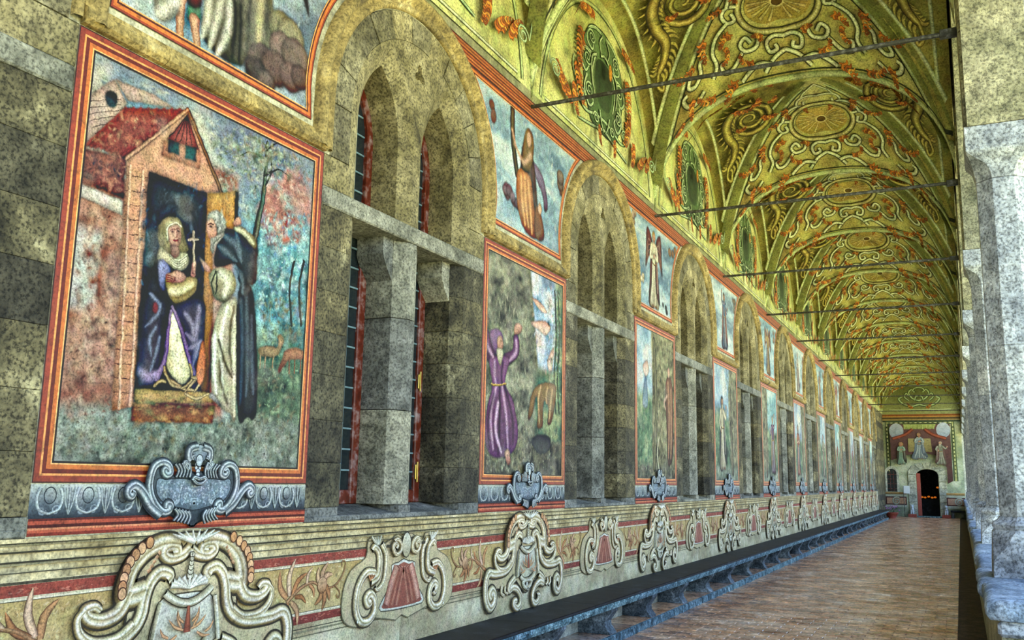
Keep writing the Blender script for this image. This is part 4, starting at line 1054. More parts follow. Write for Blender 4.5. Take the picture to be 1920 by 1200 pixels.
    for q in ([(496, 300), (470, 285), (450, 292)], [(498, 285), (520, 268), (545, 280)], [(494, 330), (520, 318), (540, 330)]): p.rib(q, .014, ['#262c26', '#4b5548'], 4, (1, .3))
    p.dabs(260, lambda r: (r.gauss(500, 40), r.gauss(292, 24)), ['#46523f', '#7b8a6d', '#9fa88a', '#5f6f50', '#8a6d4a'], (.012, .03), keep=kp)
    # far trees
    for x in (548, 566): p.rib([(x+3, 490), (x-6, 540), (x-2, 610)], .02, ['#1c2f30', '#3f5d58', '#22342f'], 4)
    # deer
    tx0 = p.tx; p.tx = lambda q: tx0((q[0]-14, q[1]))
    fill(p, '#b59a6a', [(497, 655), (515, 648), (532, 652), (536, 640), (533, 632), (541, 628), (545, 640), (540, 655), (532, 668), (505, 668)], '#8a7448', 4)
    for x in (502, 511, 526): p.rib([(x, 664), (x-2, 690)], .01, ['#6b5732', '#a58b5c'], 1)
    fill(p, '#a8764c', [(548, 658), (568, 652), (584, 660), (580, 674), (556, 676), (545, 690), (537, 700), (534, 692), (543, 672)], '#7a5030', 4)
    for x in (556, 566, 577): p.rib([(x, 672), (x-1, 700)], .01, ['#5f3f24', '#94683f'], 1)
    p.tx = tx0
    # step
    fill(p, '#b08d3e', [(252, 728), (392, 736), (402, 756), (250, 756)], '#8f7030', 1)
    fill(p, '#6b3d1c', [(247, 756), (402, 760), (398, 794), (243, 790)], '#8a5426', 1)
    p.dabs(120, bx(250, 398, 740, 792), ['#c48a3a', '#4a2a14', '#9a6228', '#7d7a3a'], (.01, .03), (.25, .5), (-.2, .3))
    # ---- the kneeling woman
    A = lambda pts: [(240+x/5, 330+y/5) for x, y in pts]; B = lambda pts: [(230+x/4.8, 550+y/4.8) for x, y in pts]
    fill(p, '#2c2d38', A([(290, 700), (250, 800), (170, 1000), (110, 1200), (120, 1290), (420, 1290), (600, 1240), (690, 1150), (640, 1000), (560, 800)]), '#22222c')
    fill(p, '#282833', B([(205, 0), (150, 330), (125, 620), (130, 790), (220, 832), (330, 780), (372, 600), (430, 110), (720, 50), (722, 420), (690, 560), (640, 725), (600, 640), (430, 110), (330, 20)]), '#453a50')
    fill(p, '#393444', B([(430, 110), (720, 60), (722, 420), (690, 560), (640, 725), (600, 640), (520, 340)]), '#564860')
    fill(p, '#c6b06a', B([(432, 160), (500, 300), (560, 480), (596, 620), (600, 760), (530, 822), (450, 762), (388, 640), (398, 460)]), '#d8cb8c')
    for x, w_ in ((455, .03), (490, .05), (530, .03)): fold(p, B([(440+(x-440)*.3, 220), (x-10, 480), (x+20, 740)]), w_, '#eadfa8', '#cdb972')
    for q in ([(432, 160), (400, 380), (372, 600), (300, 760)], [(440, 120), (520, 320), (600, 620), (640, 720)]): p.rib(B(q), .03, ['#40344a', '#927690', '#6b5570'], 5, (.6, 1.3))
    for q in ([(560, 180), (620, 280), (630, 400)], [(690, 120), (660, 300), (640, 420), (560, 360)], [(700, 430), (640, 480), (590, 500)], [(680, 470), (650, 560), (630, 640)]): fold(p, B(q), .03, '#857890', '#4a4466')
    for q in ([(340, 100), (300, 200), (200, 300)], [(300, 300), (240, 420), (250, 560)], [(330, 400), (290, 560), (240, 700)], [(240, 0), (300, 60), (340, 120)]): fold(p, B(q), .02, '#6f7690', '#2c3046')
    p.ell(B([(292, 130)])[0], .018, .03, '#6b2430'); fold(p, B([(160, 700), (220, 760), (300, 720)]), .05, '#9a86a8', '#4a3f60')
    for q in ([(370, 660), (400, 760), (520, 840)], [(380, 720), (450, 830), (640, 880)], [(600, 640), (620, 780), (520, 860)], [(700, 620), (660, 760), (560, 880)], [(620, 760), (700, 780), (640, 890)], [(280, 830), (340, 790), (380, 800)], [(560, 900), (660, 950), (770, 900)]):
        p.rib(B(q), .028, ['#4a3a1c', '#c0a160', '#6b5428'], 4, (.6, .4), 1.2)
    fill(p, '#a8572c', B([(715, 420), (740, 560), (730, 760), (690, 820), (660, 700)]), '#c9742c')
    # arms, bust, head
    fill(p, '#8a8cab', A([(278, 800), (330, 780), (400, 880), (345, 960), (335, 1070), (285, 980)]), '#5f6288')
    fill(p, '#b59a52', A([(350, 960), (430, 990), (560, 940), (640, 960), (632, 1070), (560, 1150), (450, 1195), (390, 1150), (352, 1040)]), '#8f7a3a')
    fold(p, A([(400, 1080), (500, 1090), (600, 1010)]), .05, '#ddcf8c', '#b59a52'); fold(p, A([(420, 1140), (520, 1120), (620, 1040)]), .03, '#7c6426', '#a58c48')
    fill(p, '#a99c6a', A([(300, 660), (400, 640), (500, 660), (570, 770), (545, 860), (480, 892), (400, 850), (330, 780), (270, 780)]), '#c9bd8c')
    for i in range(4): p.rib(A([(390+i*6, 740+i*26), (470, 790+i*24), (550-i*4, 740+i*26)]), .014, ['#6b6036', '#e0d6a8', '#8a7d4c'], 4)
    fill(p, '#b7a264', A([(286, 560), (300, 450), (380, 382), (470, 410), (508, 490), (512, 600), (560, 700), (470, 720), (400, 740), (330, 690), (300, 640)]), '#8f7d4a')
    fill(p, SKIN, A([(372, 480), (430, 455), (486, 470), (497, 545), (482, 640), (440, 682), (392, 650), (370, 570)]), '#b98560')
    fill(p, '#d0bf84', A([(350, 470), (380, 420), (450, 420), (495, 470), (430, 462), (372, 490), (360, 600), (345, 620)]), '#a8955c')
    for q in ([(300, 470), (292, 560), (310, 650)], [(330, 430), (322, 540), (330, 660)], [(500, 500), (520, 600), (560, 690)]): fold(p, A(q), .03, '#6f6038', '#a08c54')
    p.rib(A([(366, 600), (366, 500), (400, 452), (450, 444), (494, 474)]), .012, ['#6b5a34', '#e6dab0', '#8a7848'], 4)
    for q in ((418, 522), (466, 516)): p.ell(A([q])[0], .012, .006, '#33201a', n=10)
    for q in ([(400, 505), (420, 496), (438, 504)], [(452, 500), (468, 494), (484, 502)], [(448, 520), (456, 570), (440, 580)]): p.rib(A(q), .006, SKD, 3)
    p.rib(A([(424, 606), (446, 612), (464, 604)]), .01, '#9a4438', 3); p.ell(A([(480, 580)])[0], .012, .03, '#a87858', n=10)
    fill(p, '#a98062', A([(395, 650), (470, 660), (480, 740), (440, 770), (400, 740)]), '#8f6a50')
    fill(p, SKIN, A([(350, 925), (400, 905), (450, 885), (540, 935), (510, 995), (420, 1000), (360, 975)]), '#a86e54')
    for i in range(4): p.rib(A([(352, 930+i*18), (400, 938+i*16), (440, 950+i*10)]), .006, '#7c3f34', 3)
    fill(p, SKIN, A([(582, 930), (590, 860), (606, 800), (632, 800), (630, 880), (622, 940)]), '#a86e54')
    p.rib(A([(606, 810), (604, 880), (600, 930)]), .005, '#7c3f34', 3)
    p.rib(A([(612, 520), (612, 800)]), .014, ['#6b5a40', '#c4ad86'], 1); p.rib(A([(566, 600), (650, 590)]), .012, ['#c4ad86', '#6b5a40'], 1)
    # ---- the friar
    fill(p, '#c0b488', B([(870, 120), (940, 60), (1022, 60), (1032, 400), (1012, 1112), (960, 1080), (900, 1052), (800, 932), (796, 640), (800, 380)]), '#a59a74')
    for q, c in (([(940, 120), (880, 420), (900, 900)], '#efe6c4'), ([(1000, 120), (960, 420), (980, 720)], '#6f6440'), ([(1010, 200), (1000, 600), (1000, 1100)], '#e0d4a4'), ([(860, 420), (920, 640), (980, 760)], '#5f5636'), ([(830, 360), (820, 640), (840, 900)], '#f0e8cc'), ([(870, 600), (880, 800), (940, 1000)], '#6b6142')): fold(p, B(q), .03, c, '#b4a87e')
    fill(p, '#22292e', B([(1028, 10), (1150, -60), (1198, 300), (1204, 1062), (1110, 1120), (1030, 1084)]), '#2a2e2c')
    for q in ([(1060, 60), (1070, 500), (1050, 1000)], [(1110, 40), (1120, 500), (1110, 920)], [(1160, 200), (1160, 600), (1170, 900)]): fold(p, B(q), .035, '#46545a', '#22292e')
    fill(p, '#2c3a40', A([(880, 510), (980, 500), (1080, 540), (1200, 640), (1210, 840), (1190, 1010), (1040, 1010), (1000, 830), (860, 862), (798, 822), (820, 660)]), '#1f282c')
    for q in ([(900, 560), (1000, 640), (1060, 800)], [(850, 660), (930, 720), (1010, 800)], [(1010, 540), (1040, 680), (1050, 780)], [(1000, 860), (1060, 960), (1070, 1100)]): fold(p, A(q), .035, '#56666c', '#2c3a40')
    fill(p, '#8f8660', A([(980, 480), (1040, 462), (1110, 510), (1190, 590), (1200, 690), (1140, 640), (1060, 545), (1000, 520)]), '#6b6444')
    fold(p, A([(1010, 490), (1090, 540), (1170, 630)]), .03, '#c9bf94', '#8f8660')
    fill(p, '#b3aa78', A([(752, 960), (780, 900), (850, 862), (960, 890), (1012, 1000), (985, 1120), (890, 1192), (800, 1130)]), '#6b6236')
    for q in ([(820, 900), (780, 1000), (800, 1090)], [(830, 900), (830, 1010), (820, 1100)], [(840, 900), (890, 960), (900, 1010)]): p.rib(A(q), .012, ['#3f381c', '#6b6236'], 4)
    fold(p, A([(870, 920), (930, 1000), (900, 1120)]), .06, '#ddd5ac', '#a89e6c')
    fill(p, SKIN, A([(668, 768), (700, 800), (750, 840), (778, 890), (750, 912), (715, 880), (690, 830)]), '#a86e54')
    fill(p, SKIN, A([(985, 420), (1020, 380), (1052, 395), (1056, 450), (1010, 470), (985, 455)]), '#a86e54')
    fill(p, '#b4aa90', A([(740, 380), (780, 325), (850, 332), (905, 400), (915, 480), (890, 540), (830, 560), (790, 480), (745, 440)]), '#7d7764')
    p.dabs(50, lambda r: (240+r.uniform(790, 905)/5, 330+r.uniform(345, 500)/5), ['#4a463c', '#cfc8b0', '#8a8472'], (.008, .02), (.3, .6))
    fill(p, SKIN, A([(738, 425), (785, 395), (815, 450), (830, 520), (815, 575), (770, 598), (752, 580), (738, 540), (722, 515), (738, 490)]), '#a5694e')
    p.ell(A([(772, 475)])[0], .012, .007, '#2c1a14', n=10); p.rib(A([(752, 455), (775, 447), (795, 458)]), .008, '#6b4632', 3)
    fill(p, '#c2b8a0', A([(765, 600), (800, 575), (870, 540), (905, 545), (860, 600), (820, 660), (795, 730), (770, 690)]), '#8a8270')
    for i in range(5): p.rib(A([(790+i*20, 590-i*6), (785+i*10, 640-i*8), (790+i*4, 700-i*20)]), .006, '#6f6858', 3)
    fill(p, '#a9a08a', B([(770, 925), (800, 900), (850, 950), (890, 1020), (860, 1010)]), '#6b6454')
    return p

def fresco2():
    p = low(1, 22); c0 = yp(1)
    def base(X, Z):
        rock = blend([(.2, '#34352a'), (.45, '#6a6a54'), (.65, '#8d8b6c'), (.9, '#b5b08c')], fbm(X*9, Z*14, 3))
        skyx = blend([(.2, '#3f5f8a'), (.45, '#8fa9c4'), (.6, '#d0d6dc'), (.8, '#d9b4a4')], fbm(X*5, Z*6, 7))
        gr = blend([(.2, '#1f3028'), (.5, '#4a6a4c'), (.8, '#a3a868')], fbm(X*8, Z*10, 9))
        C = lay(rock, skyx, sst(X+.25*Z-.76, 0, .04)*sst(Z, .5, .56))
        C = lay(C, gr, sst(X, .84, .93)*sst(Z, .1, .2)); C = lay(C, gr, sst(X, .56, .66)*sst(.56-Z, 0, .1)*sst(Z, .12, .2))
        return lay(C, groundc(X, Z, 5, ('#26241c', '#5a5540', '#938a5e')), sst(.2-Z, 0, .06))
    canvas_full(p, base)
    Q = lambda x, y: (890+x/3.24, 540+y/3.243)
    p.tx = lambda q: (lambda a: (a[0]-c0, a[1]))(wp(*Q(*q))); kp = inpaint(p)
    bx = lambda x0, x1, y0, y1: (lambda r: (r.uniform(x0, x1), r.uniform(y0, y1)))
    p.dabs(900, bx(60, 350, 0, 1150), ['#2c2d24', '#5f604a', '#8f8c6c', '#b7b28e', '#494b3a', '#77745a'], (.01, .035), (.2, .6), (.9, 2.1), keep=lambda q: kp(q) and q[0] < 250+q[1]*.35)
    p.dabs(260, bx(340, 520, 0, 520), ['#2c6a50', '#4a8a6a', '#86a8c0', '#3a5f8a', '#c9d0d4', '#d9a894'], (.012, .03), keep=lambda q: kp(q) and q[0] > 260+q[1]*.3)
    for q in ([(345, 60), (400, 90), (440, 150), (400, 140)], [(340, 210), (420, 200), (460, 240), (430, 290), (390, 260)], [(440, 440), (480, 360), (470, 490), (450, 510)]): fill(p, '#cf9a84', q, '#e0c0aa', 4, '#c08c78', .002)
    for x in (485, 505): p.rib([(x, 20), (x+8, 300), (x-4, 560), (x+6, 760)], .03, ['#1f2c1c', '#4f5f3a', '#26331f'], 5)
    p.dabs(260, bx(440, 520, 0, 700), ['#2c4a34', '#5f8a5c', '#8fb08a'], (.012, .03), keep=kp)
    p.dabs(500, bx(60, 500, 860, 1150), ['#2a2820', '#5f5a42', '#8f8658', '#a8a878', '#3f4038'], (.01, .03), keep=kp)
    # beast
    fill(p, '#8a6a34', [(372, 600), (430, 574), (488, 588), (494, 640), (482, 740), (462, 826), (440, 824), (446, 730), (420, 690), (412, 780), (412, 845), (376, 846), (384, 740), (372, 660), (350, 760), (330, 800), (322, 780), (340, 660)], '#6a4a20')
    for q in ([(400, 600), (385, 680), (392, 820)], [(470, 620), (460, 700), (450, 810)], [(440, 610), (432, 660), (436, 700)]): fold(p, q, .04, '#c09a58', '#8a6a34')
    fill(p, '#2c2e30', [(340, 920), (400, 890), (455, 910), (450, 990), (400, 1012), (360, 980)], '#4a4a44')
    # hermit
    PU, PD, PL = '#7c4a70', '#4a2644', '#b88aa8'
    fill(p, SKIN, [(44, 140), (66, 120), (80, 160), (82, 210), (72, 256), (48, 250)], '#9a6248')
    fill(p, PU, [(44, 250), (78, 246), (100, 330), (140, 390), (130, 455), (80, 452), (46, 412)], PD)
    fill(p, SKIN, [(238, 232), (262, 212), (286, 232), (280, 270), (254, 286), (240, 290)], '#9a6248')
    fill(p, PU, [(170, 405), (228, 372), (234, 296), (262, 292), (268, 400), (220, 462), (180, 470)], PD)
    fill(p, PU, [(86, 430), (150, 410), (210, 430), (192, 520), (186, 590), (236, 700), (262, 880), (240, 985), (160, 1034), (90, 1012), (58, 900), (74, 720), (104, 590)], '#5f3358')
    for q, c in (([(130, 600), (95, 760), (110, 980)], PL), ([(150, 600), (150, 800), (140, 1010)], PD), ([(165, 600), (190, 780), (200, 980)], PL), ([(180, 600), (226, 780), (232, 950)], PD), ([(120, 450), (120, 520), (128, 585)], PL), ([(170, 450), (162, 520), (165, 585)], PD), ([(115, 640), (80, 800), (84, 980)], PD), ([(60, 300), (80, 360), (110, 420)], PL), ([(250, 320), (250, 390), (210, 440)], PL), ([(140, 700), (125, 860), (160, 1000)], '#d9b0c8')): fold(p, q, .05, c, PU)
    p.rib([(100, 585), (145, 592), (188, 582)], .02, ['#5a3a14', '#d0a24c'], 3)
    fill(p, '#8f6a8a', [(92, 262), (130, 246), (164, 272), (172, 330), (150, 400), (122, 400), (96, 330)], '#6b4466')
    fill(p, SKIN, [(136, 300), (160, 292), (172, 330), (168, 370), (150, 388), (136, 360)], '#a86e54')
    p.ell((158, 325), .012, .008, '#2c1a14', n=8)
    fill(p, '#c9bd96', [(132, 372), (168, 372), (170, 420), (154, 472), (138, 430)], '#9a8c66')
    fill(p, SKIN, [(180, 1000), (206, 985), (216, 1060), (196, 1072)], '#9a5a40')
    return p
def fresco3():
    p = low(2, 23)
    def base(X, Z):
        s_ = blend([(.2, '#4f7f9a'), (.5, '#a9c4cc'), (.75, '#d9d0c4')], fbm(X*4, Z*6, 2)); g = blend([(.2, '#1f3a28'), (.5, '#5a7f56'), (.8, '#a6b37a')], fbm(X*9, Z*9, 4))
        rock = blend([(.2, '#3a361f'), (.5, '#7d774c'), (.75, '#a8a16c')], fbm(X*8, Z*11, 6))
        C = lay(g, s_, sst(Z, .5, .62)); C = lay(C, rock, sst(X-.36+.1*(fbm(X*3, Z*4, 8)-.5)+.18*Z*0, 0, .06))
        return lay(C, groundc(X, Z, 5, ('#2a2a20', '#5f5c44', '#938c66')), sst(.14-Z, 0, .08))
    canvas_full(p, base, 60, 80); kp = inside()
    p.dabs(800, lambda r: (r.uniform(-.15, .84), r.uniform(1.7, 3.6)), ['#37331e', '#6b6640', '#9a945f', '#bdb680', '#55522f'], (.012, .04), (.25, .6), (.8, 2.2), keep=kp)
    p.dabs(300, lambda r: (r.uniform(-.84, -.2), r.uniform(1.7, 2.5)), ['#23402c', '#4d7350', '#8fa873'], (.012, .03), keep=kp)
    fill(p, '#5f7390', [(-.62, 2.6), (-.5, 3.0), (-.44, 2.95), (-.38, 2.6)], '#7f9a9c'); fill(p, '#cfa592', [(-.6, 3.1), (-.4, 3.2), (-.34, 3.04), (-.5, 2.98)], '#d9c4b0', 4, '#b99484', .002)
    fill(p, '#7a4f30', [(.42, 2.9), (.6, 3.1), (.78, 2.95), (.8, 2.3), (.72, 1.9), (.5, 1.86), (.48, 2.3)], '#4a2f1c')
    for q in ([(.56, 3.0), (.6, 2.5), (.54, 1.95)], [(.7, 2.9), (.7, 2.4), (.66, 1.95)]): fold(p, q, .09, '#b07c50', '#6b4428')
    p.ell((.6, 3.14), .06, .08, SKIN, edge=SKD); p.rib([(.5, 2.8), (.36, 2.7), (.42, 2.62)], .06, [SKD, SKIN, SKD], 4); p.rib([(.1, 2.2), (.02, 1.98), (.12, 1.75), (.3, 1.7)], .05, ['#8a8458', '#d0c79c', '#6b6440'], 5)
    p.rib([(-.12, 1.8), (-.02, 2.6), (-.1, 3.5)], .12, ['#3a361f', '#7d774c', '#4a4528'], 5)
    return p
def fresco_n(k):
    p = low(k, 40+k); r = random.Random(100+k)
    sk = [('#5a7f9a', '#9fbccb', '#d5d5cc'), ('#4f8a94', '#8fc0c0', '#cfe0d4'), ('#7089a8', '#b0c0cc', '#dcd4c4')][k % 3]
    def base(X, Z):
        s_ = skyc(X, Z, k, sk); g = blend([(.2, '#22382c'), (.5, '#577a58'), (.8, '#a3b080')], fbm(X*8, Z*8, k+3)); rk = blend([(.2, '#3a382a'), (.5, '#787457'), (.8, '#aba67c')], fbm(X*8, Z*10, k+9))
        C = lay(g, s_, sst(Z+.2*(fbm(X*3, Z*3, k)-.5), .5, .62)); C = lay(C, rk, sst((X if k % 2 else 1-X)-.62+.2*(fbm(X*3, Z*3, k+1)-.5), 0, .08))
        return lay(C, groundc(X, Z, k+5), sst(.16-Z, 0, .08))
    canvas_full(p, base, 44, 60); kp = inside()
    sgn = 1 if k % 2 else -1
    p.dabs(300, lambda q: (sgn*q.uniform(.2, .84), q.uniform(1.7, 3.6)), ['#37331e', '#6b6640', '#9a945f', '#bdb680'], (.015, .04), (.25, .6), (.8, 2.2), keep=kp)
    p.dabs(260, lambda q: (-sgn*q.uniform(.1, .84), q.uniform(1.7, 2.6)), ['#23402c', '#4d7350', '#8fa873'], (.015, .035), keep=kp)
    tree(p, sgn*.45, 1.8, 3.3, .12, -.1*sgn, n=160)
    robes = [('#8a4a5c', '#5a2c3c'), ('#6f4a30', '#3f3020'), ('#4f6a8a', '#7a3a34'), ('#c0b48c', '#3a3a40'), ('#6b4a70', '#8a6a3a'), ('#a8572c', '#4a5a70'), ('#8f8a70', '#5a3a2c'), ('#7a3a34', '#4f6a5a')]
    rb, ck = robes[k % 8]
    saint(p, -sgn*.3, 1.85, 1.25, rb, ck, ['up', 'pray', 'out', 'hold'][k % 4], sgn, hair=['#3a2c20', '#8a8474', '#5a3c24'][k % 3], hood=[None, '#8a7a5a', None, '#5a4a50'][k % 4], beard=['#b5ab90', None, '#6b5a44'][k % 3])
    return p

# ---- upper frescoes
UP = uppershape
def up_in(q): return 3.97 < q[1] < 5.1 and abs(q[0]) < (.7 if q[1] < 4.1 else 2.04-math.sqrt(max(0, 1.36**2-(q[1]-4.1)**2)))
def upbase(p, k, blue=('#5f7f94', '#8fb0bd', '#c3d0cc')):
    canvas_up(p, lambda X, Z: skyc(X, Z, 70+k, blue))
    p.dabs(260, lambda r: (r.uniform(-1.2, 1.2), r.uniform(3.95, 5.1)), ['#5a7a90', '#a9c4cc', '#7d9aa8', '#d0d4c8'], (.015, .045), (.2, .5), (1.2, 1.9), keep=up_in)
def cloud(p, x, z, w, c='#8a6f64', n=8):
    for i in range(n):
        q = (x+p.r.uniform(-w, w), z+p.r.uniform(-w*.5, w*.5))
        if up_in(q): p.ell(q, w*p.r.uniform(.25, .4), w*p.r.uniform(.22, .34), jit(c, p.r, .25), grad=mixc(c, (0, 0, 0), .45), edge=mixc(c, '#d8c0a0', .25), ew=.003)
def upper1():
    p = upp(0, 31); upbase(p, 1, ('#5f6f80', '#93a4ae', '#bcc4c2'))
    c0 = Y0; p.tx = lambda q: (lambda a: (a[0]-c0, a[1]))(wp(220+q[0]/4.8, q[1]/4.8))
    fill(p, '#8a8466', [(800, -260), (1000, -420), (1250, -380), (1380, -200), (1400, 370), (1310, 460), (1200, 480), (1100, 600), (900, 500), (760, 320), (780, 0)], '#4f4c3c')
    for q, c in (([(830, -100), (810, 150), (760, 330)], '#d0c8ac'), ([(960, -100), (900, 150), (830, 420)], '#cfc9b0'), ([(1010, 0), (1000, 250), (900, 480)], '#dcd6c0'), ([(1100, -100), (1110, 200), (1090, 540)], '#1f211c'), ([(1190, -100), (1180, 200), (1160, 470)], '#2c2d26'), ([(1290, -100), (1280, 200), (1260, 450)], '#b8ae74'), ([(1050, -100), (1060, 200), (1030, 520)], '#3a3a30'), ([(1360, -100), (1350, 150), (1340, 350)], '#5a5640')): fold(p, q, .06, c, '#6f6b54')
    fill(p, '#6f8a6a', [(640, 30), (730, 20), (750, 170), (700, 200), (630, 180)], '#4a6a4c'); fill(p, '#7a2f2c', [(560, -200), (720, -220), (760, 40), (640, 50)], '#5a2020')
    for q in ([(575, -40), (560, 120), (560, 320)], [(690, 180), (700, 290), (715, 400)]): p.rib(q, .07, [SKD, SKIN, SKIN, SKD], 4, (1.1, .7))
    fill(p, '#6b6a60', [(330, -100), (520, -60), (560, 60), (500, 180), (380, 190), (330, 80)], '#a09c8a'); p.rib([(370, 120), (450, 70), (530, 10)], .08, ['#8a8878', '#d8d2bc', '#8a8878'], 4)
    p.rib([(700, 430), (740, 470), (780, 490)], .04, ['#8a4a1c', '#d08a3c'], 3); p.rib([(1010, 600), (1040, 640), (1080, 660)], .04, ['#8a4a1c', '#d08a3c'], 3)
    for x, y, s_, c in ((1480, 260, .13, '#8a8460'), (1560, 330, .13, '#948a68'), (1480, 440, .12, '#8a6f64'), (1600, 520, .14, '#7d665a'), (1300, 560, .13, '#5f4c46'), (1420, 620, .13, '#6b5048'), (1240, 640, .1, '#4a3c3a'), (1340, 740, .08, '#6b5650'), (1560, 700, .11, '#7a5c54'), (1640, 700, .09, '#6b5048')):
        p.ell((x, y), s_, s_*.9, c, grad=mixc(c, (0, 0, 0), .4))
    p.poly([(1640, -100), (1700, -60), (1724, 160), (1690, 60)], '#4a3a3a', 3)
    return p
def upper2():
    p = upp(1, 32); upbase(p, 2)
    cloud(p, -1.0, 4.95, .22, '#8a6256', 10); cloud(p, .95, 4.75, .25, '#7d6a5c', 10); cloud(p, -.38, 4.25, .2, '#7a6470', 9)
    p.rib([(-.42, 5.1), (-.4, 4.8), (-.3, 4.5)], .1, ['#3a3324', '#6b6248', '#474030'], 2)
    O, OD = '#b9702c', '#7e4218'
    fill(p, '#7d6f8a', [(.02, 4.75), (.3, 4.66), (.44, 4.4), (.36, 4.3), (.3, 4.46), (.12, 4.6)], '#5a4a60')
    fill(p, '#5a4034', [(-.2, 4.8), (.06, 4.78), (.2, 4.3), (.3, 4.05), (.1, 4.1), (-.2, 4.2)], '#3f2c28')
    fill(p, O, [(-.28, 4.55), (0, 4.56), (.1, 4.3), (.2, 4.02), (.06, 3.95), (-.16, 4.02), (-.3, 4.25)], OD)
    for q in ([(-.2, 4.5), (-.18, 4.3), (-.1, 4.05)], [(-.05, 4.5), (0, 4.3), (.06, 4.0)], [(-.12, 4.52), (-.1, 4.3), (-.02, 4.05)]): fold(p, q, .07, '#e0a050', O)
    fill(p, '#8a6a34', [(-.2, 4.6), (.0, 4.62), (.08, 4.86), (.04, 5.02), (-.08, 5.04), (-.16, 4.9)], '#6b5028')
    p.rib([(.0, 4.78), (-.16, 4.66), (-.36, 4.78)], .08, [SKD, SKIN, SKD], 4, (1.2, .6)); p.rib([(-.34, 4.76), (-.42, 4.9)], .05, [SKD, SKIN, SKD], 2)
    p.ell((-.04, 4.93), .06, .085, SKIN, grad='#b98a60', edge='#6b4a24')
    fill(p, '#8a5a34', [(.14, 4.3), (.28, 4.24), (.36, 4.04), (.24, 3.96), (.12, 4.02)], '#5f3a20'); p.ell((.24, 4.3), .05, .06, SKIN, edge=SKD)
    return p
def upper3():
    p = upp(2, 33); upbase(p, 3); cloud(p, -1.0, 5.0, .2, '#b39a80', 8); cloud(p, .95, 4.9, .25, '#94765c', 9)
    saint(p, -.05, 3.98, 1.08, '#cfc39a', '#7a3a2c', 'pray', 1, '#b08a48', wings='#6b2f28', flare=.2); cloud(p, -.5, 4.3, .14, '#d8cba8', 5); cloud(p, .45, 4.05, .12, '#6b5048', 5)
    return p
def upper_n(k):
    p = upp(k, 50+k); upbase(p, k, [('#5a86a0', '#93bccb', '#cfe0e0'), ('#6f8a9a', '#a9c4cc', '#dce0d8')][k % 2])
    cloud(p, -.95, 4.95, .2, '#a98f78', 7); cloud(p, .95, 4.9, .22, '#94806c', 7)
    rb, ck = [('#b9b0a0', '#8a2f24'), ('#8a5a3a', '#b07a3c'), ('#a8404a', '#c0b48c'), ('#4f6a8a', '#8a3a2c'), ('#b08a3c', '#5a4a60')][k % 5]
    saint(p, .03, 3.98, 1.02, rb, ck, ['hold', 'pray', 'out', 'up'][k % 4], 1 if k % 2 else -1, hair=['#4a3a2c', '#b08a48', '#7a5a34'][k % 3], wings=[None, '#7a4a3a', None][k % 3], flare=.2)
    return p
LOWLAB = ['large fresco of a kneeling veiled woman and a friar at a red-roofed porch', 'fresco of a bearded hermit in a purple robe climbing a rock beside a beast',
          'fresco of a great ochre rock with a brown figure at its edge']
UPLAB = ['upper fresco of a pale-robed figure and a child above brown clouds', 'upper fresco of an orange-robed figure clasping a dark cross',
         'upper fresco of an angel with dark red wings in a pale tunic']
for k in range(NP):
    f = tag(empty('fresco', (W, yp(k), 0)), LOWLAB[k] if k < 3 else f'{ORD[k]} tall fresco from the viewpoint, a saint before rocks and trees', 'fresco', 'tall frescoes between the windows')
    link('painted_frame', FRAME, f); [fresco1, fresco2, fresco3][k]().obj('picture', 'paint', f) if k < 3 else fresco_n(k).obj('picture', 'paint', f)
    f = tag(empty('upper_fresco', (W, yp(k), 0)), UPLAB[k] if k < 3 else f'{ORD[k]} upper fresco from the viewpoint, a single figure against blue sky', 'fresco', 'upper frescoes between the arches')
    link('painted_frame', UFRAME, f); ([upper1, upper2, upper3][k]() if k < 3 else upper_n(k)).obj('picture', 'paint', f, up_inside)
# ================================================================== DADO
CRE = ['#4a3a1e', '#c9b684', '#f2e6c6', '#94804f', '#dccba0', '#f6ead0', '#a8915c', '#514026']
CR2 = ['#6f6446', '#c4ba94', '#e6e0c6', '#a2976e']
SHD = '#5c543c'
GRY = ['#1c2124', '#5a6468', '#c3c8c6', '#3f484c', '#7d878a', '#c9cecb', '#4a5357', '#1c2124']
ORG = ('#b9713c', '#8a4f2a', '#d9a878')
# cornice of cream mouldings
corn = [(0, 1.328), (.05, 1.328), (.052, 1.312), (.036, 1.304), (.041, 1.284), (.03, 1.274), (.024, 1.25), (.03, 1.234), (.016, 1.226), (.013, 1.19), (.007, 1.183), (.007, 1.15), (0, 1.146)]
cm = MB().prism(corn, lambda a, b: (a*.32, -P/2+.0015, b), lambda a, b: (a*.32, P/2-.0015, b)).me('cornice_stone', 'cornice')
dd = tag(empty('wall_dado', (W, 0, 0)), 'painted dado below the frescoes with cream cornice and plinth', kind='structure')
p = Paint(locmap, .002, .0002, 5)
p.canvas(-P/2, P/2, .40, 1.15, 70, 20, lambda X, Z: lay(blend([(.3, '#ab9a72'), (.5, '#c9b98e'), (.8, '#dccfa8')], fbm(X*14, Z*4, 3)), blend([(.3, '#a8946a'), (.5, '#c6b488'), (.8, '#dac9a0')], fbm(X*16, Z*4, 6)), sst(Z, .3, .34)))
for z, w_, c in ((.655, .008, '#6b6448'), (.682, .012, '#857c5c'), (.7, .006, '#4a4430'), (1.142, .012, '#4a4430'), (1.308, .006, '#2f2a1a'), (1.303, .01, '#857a54'), (1.272, .008, '#3a3420'), (1.229, .01, '#2f2a1a'), (1.222, .01, '#8f845e'), (1.186, .005, '#4a4430')): p.h = .003 if z < 1.15 else .0185; p.rib([(-P/2, z), (P/2, z)], w_, [c, c], 1)
bk_me = p.me('dado_ground', 'paintfine')
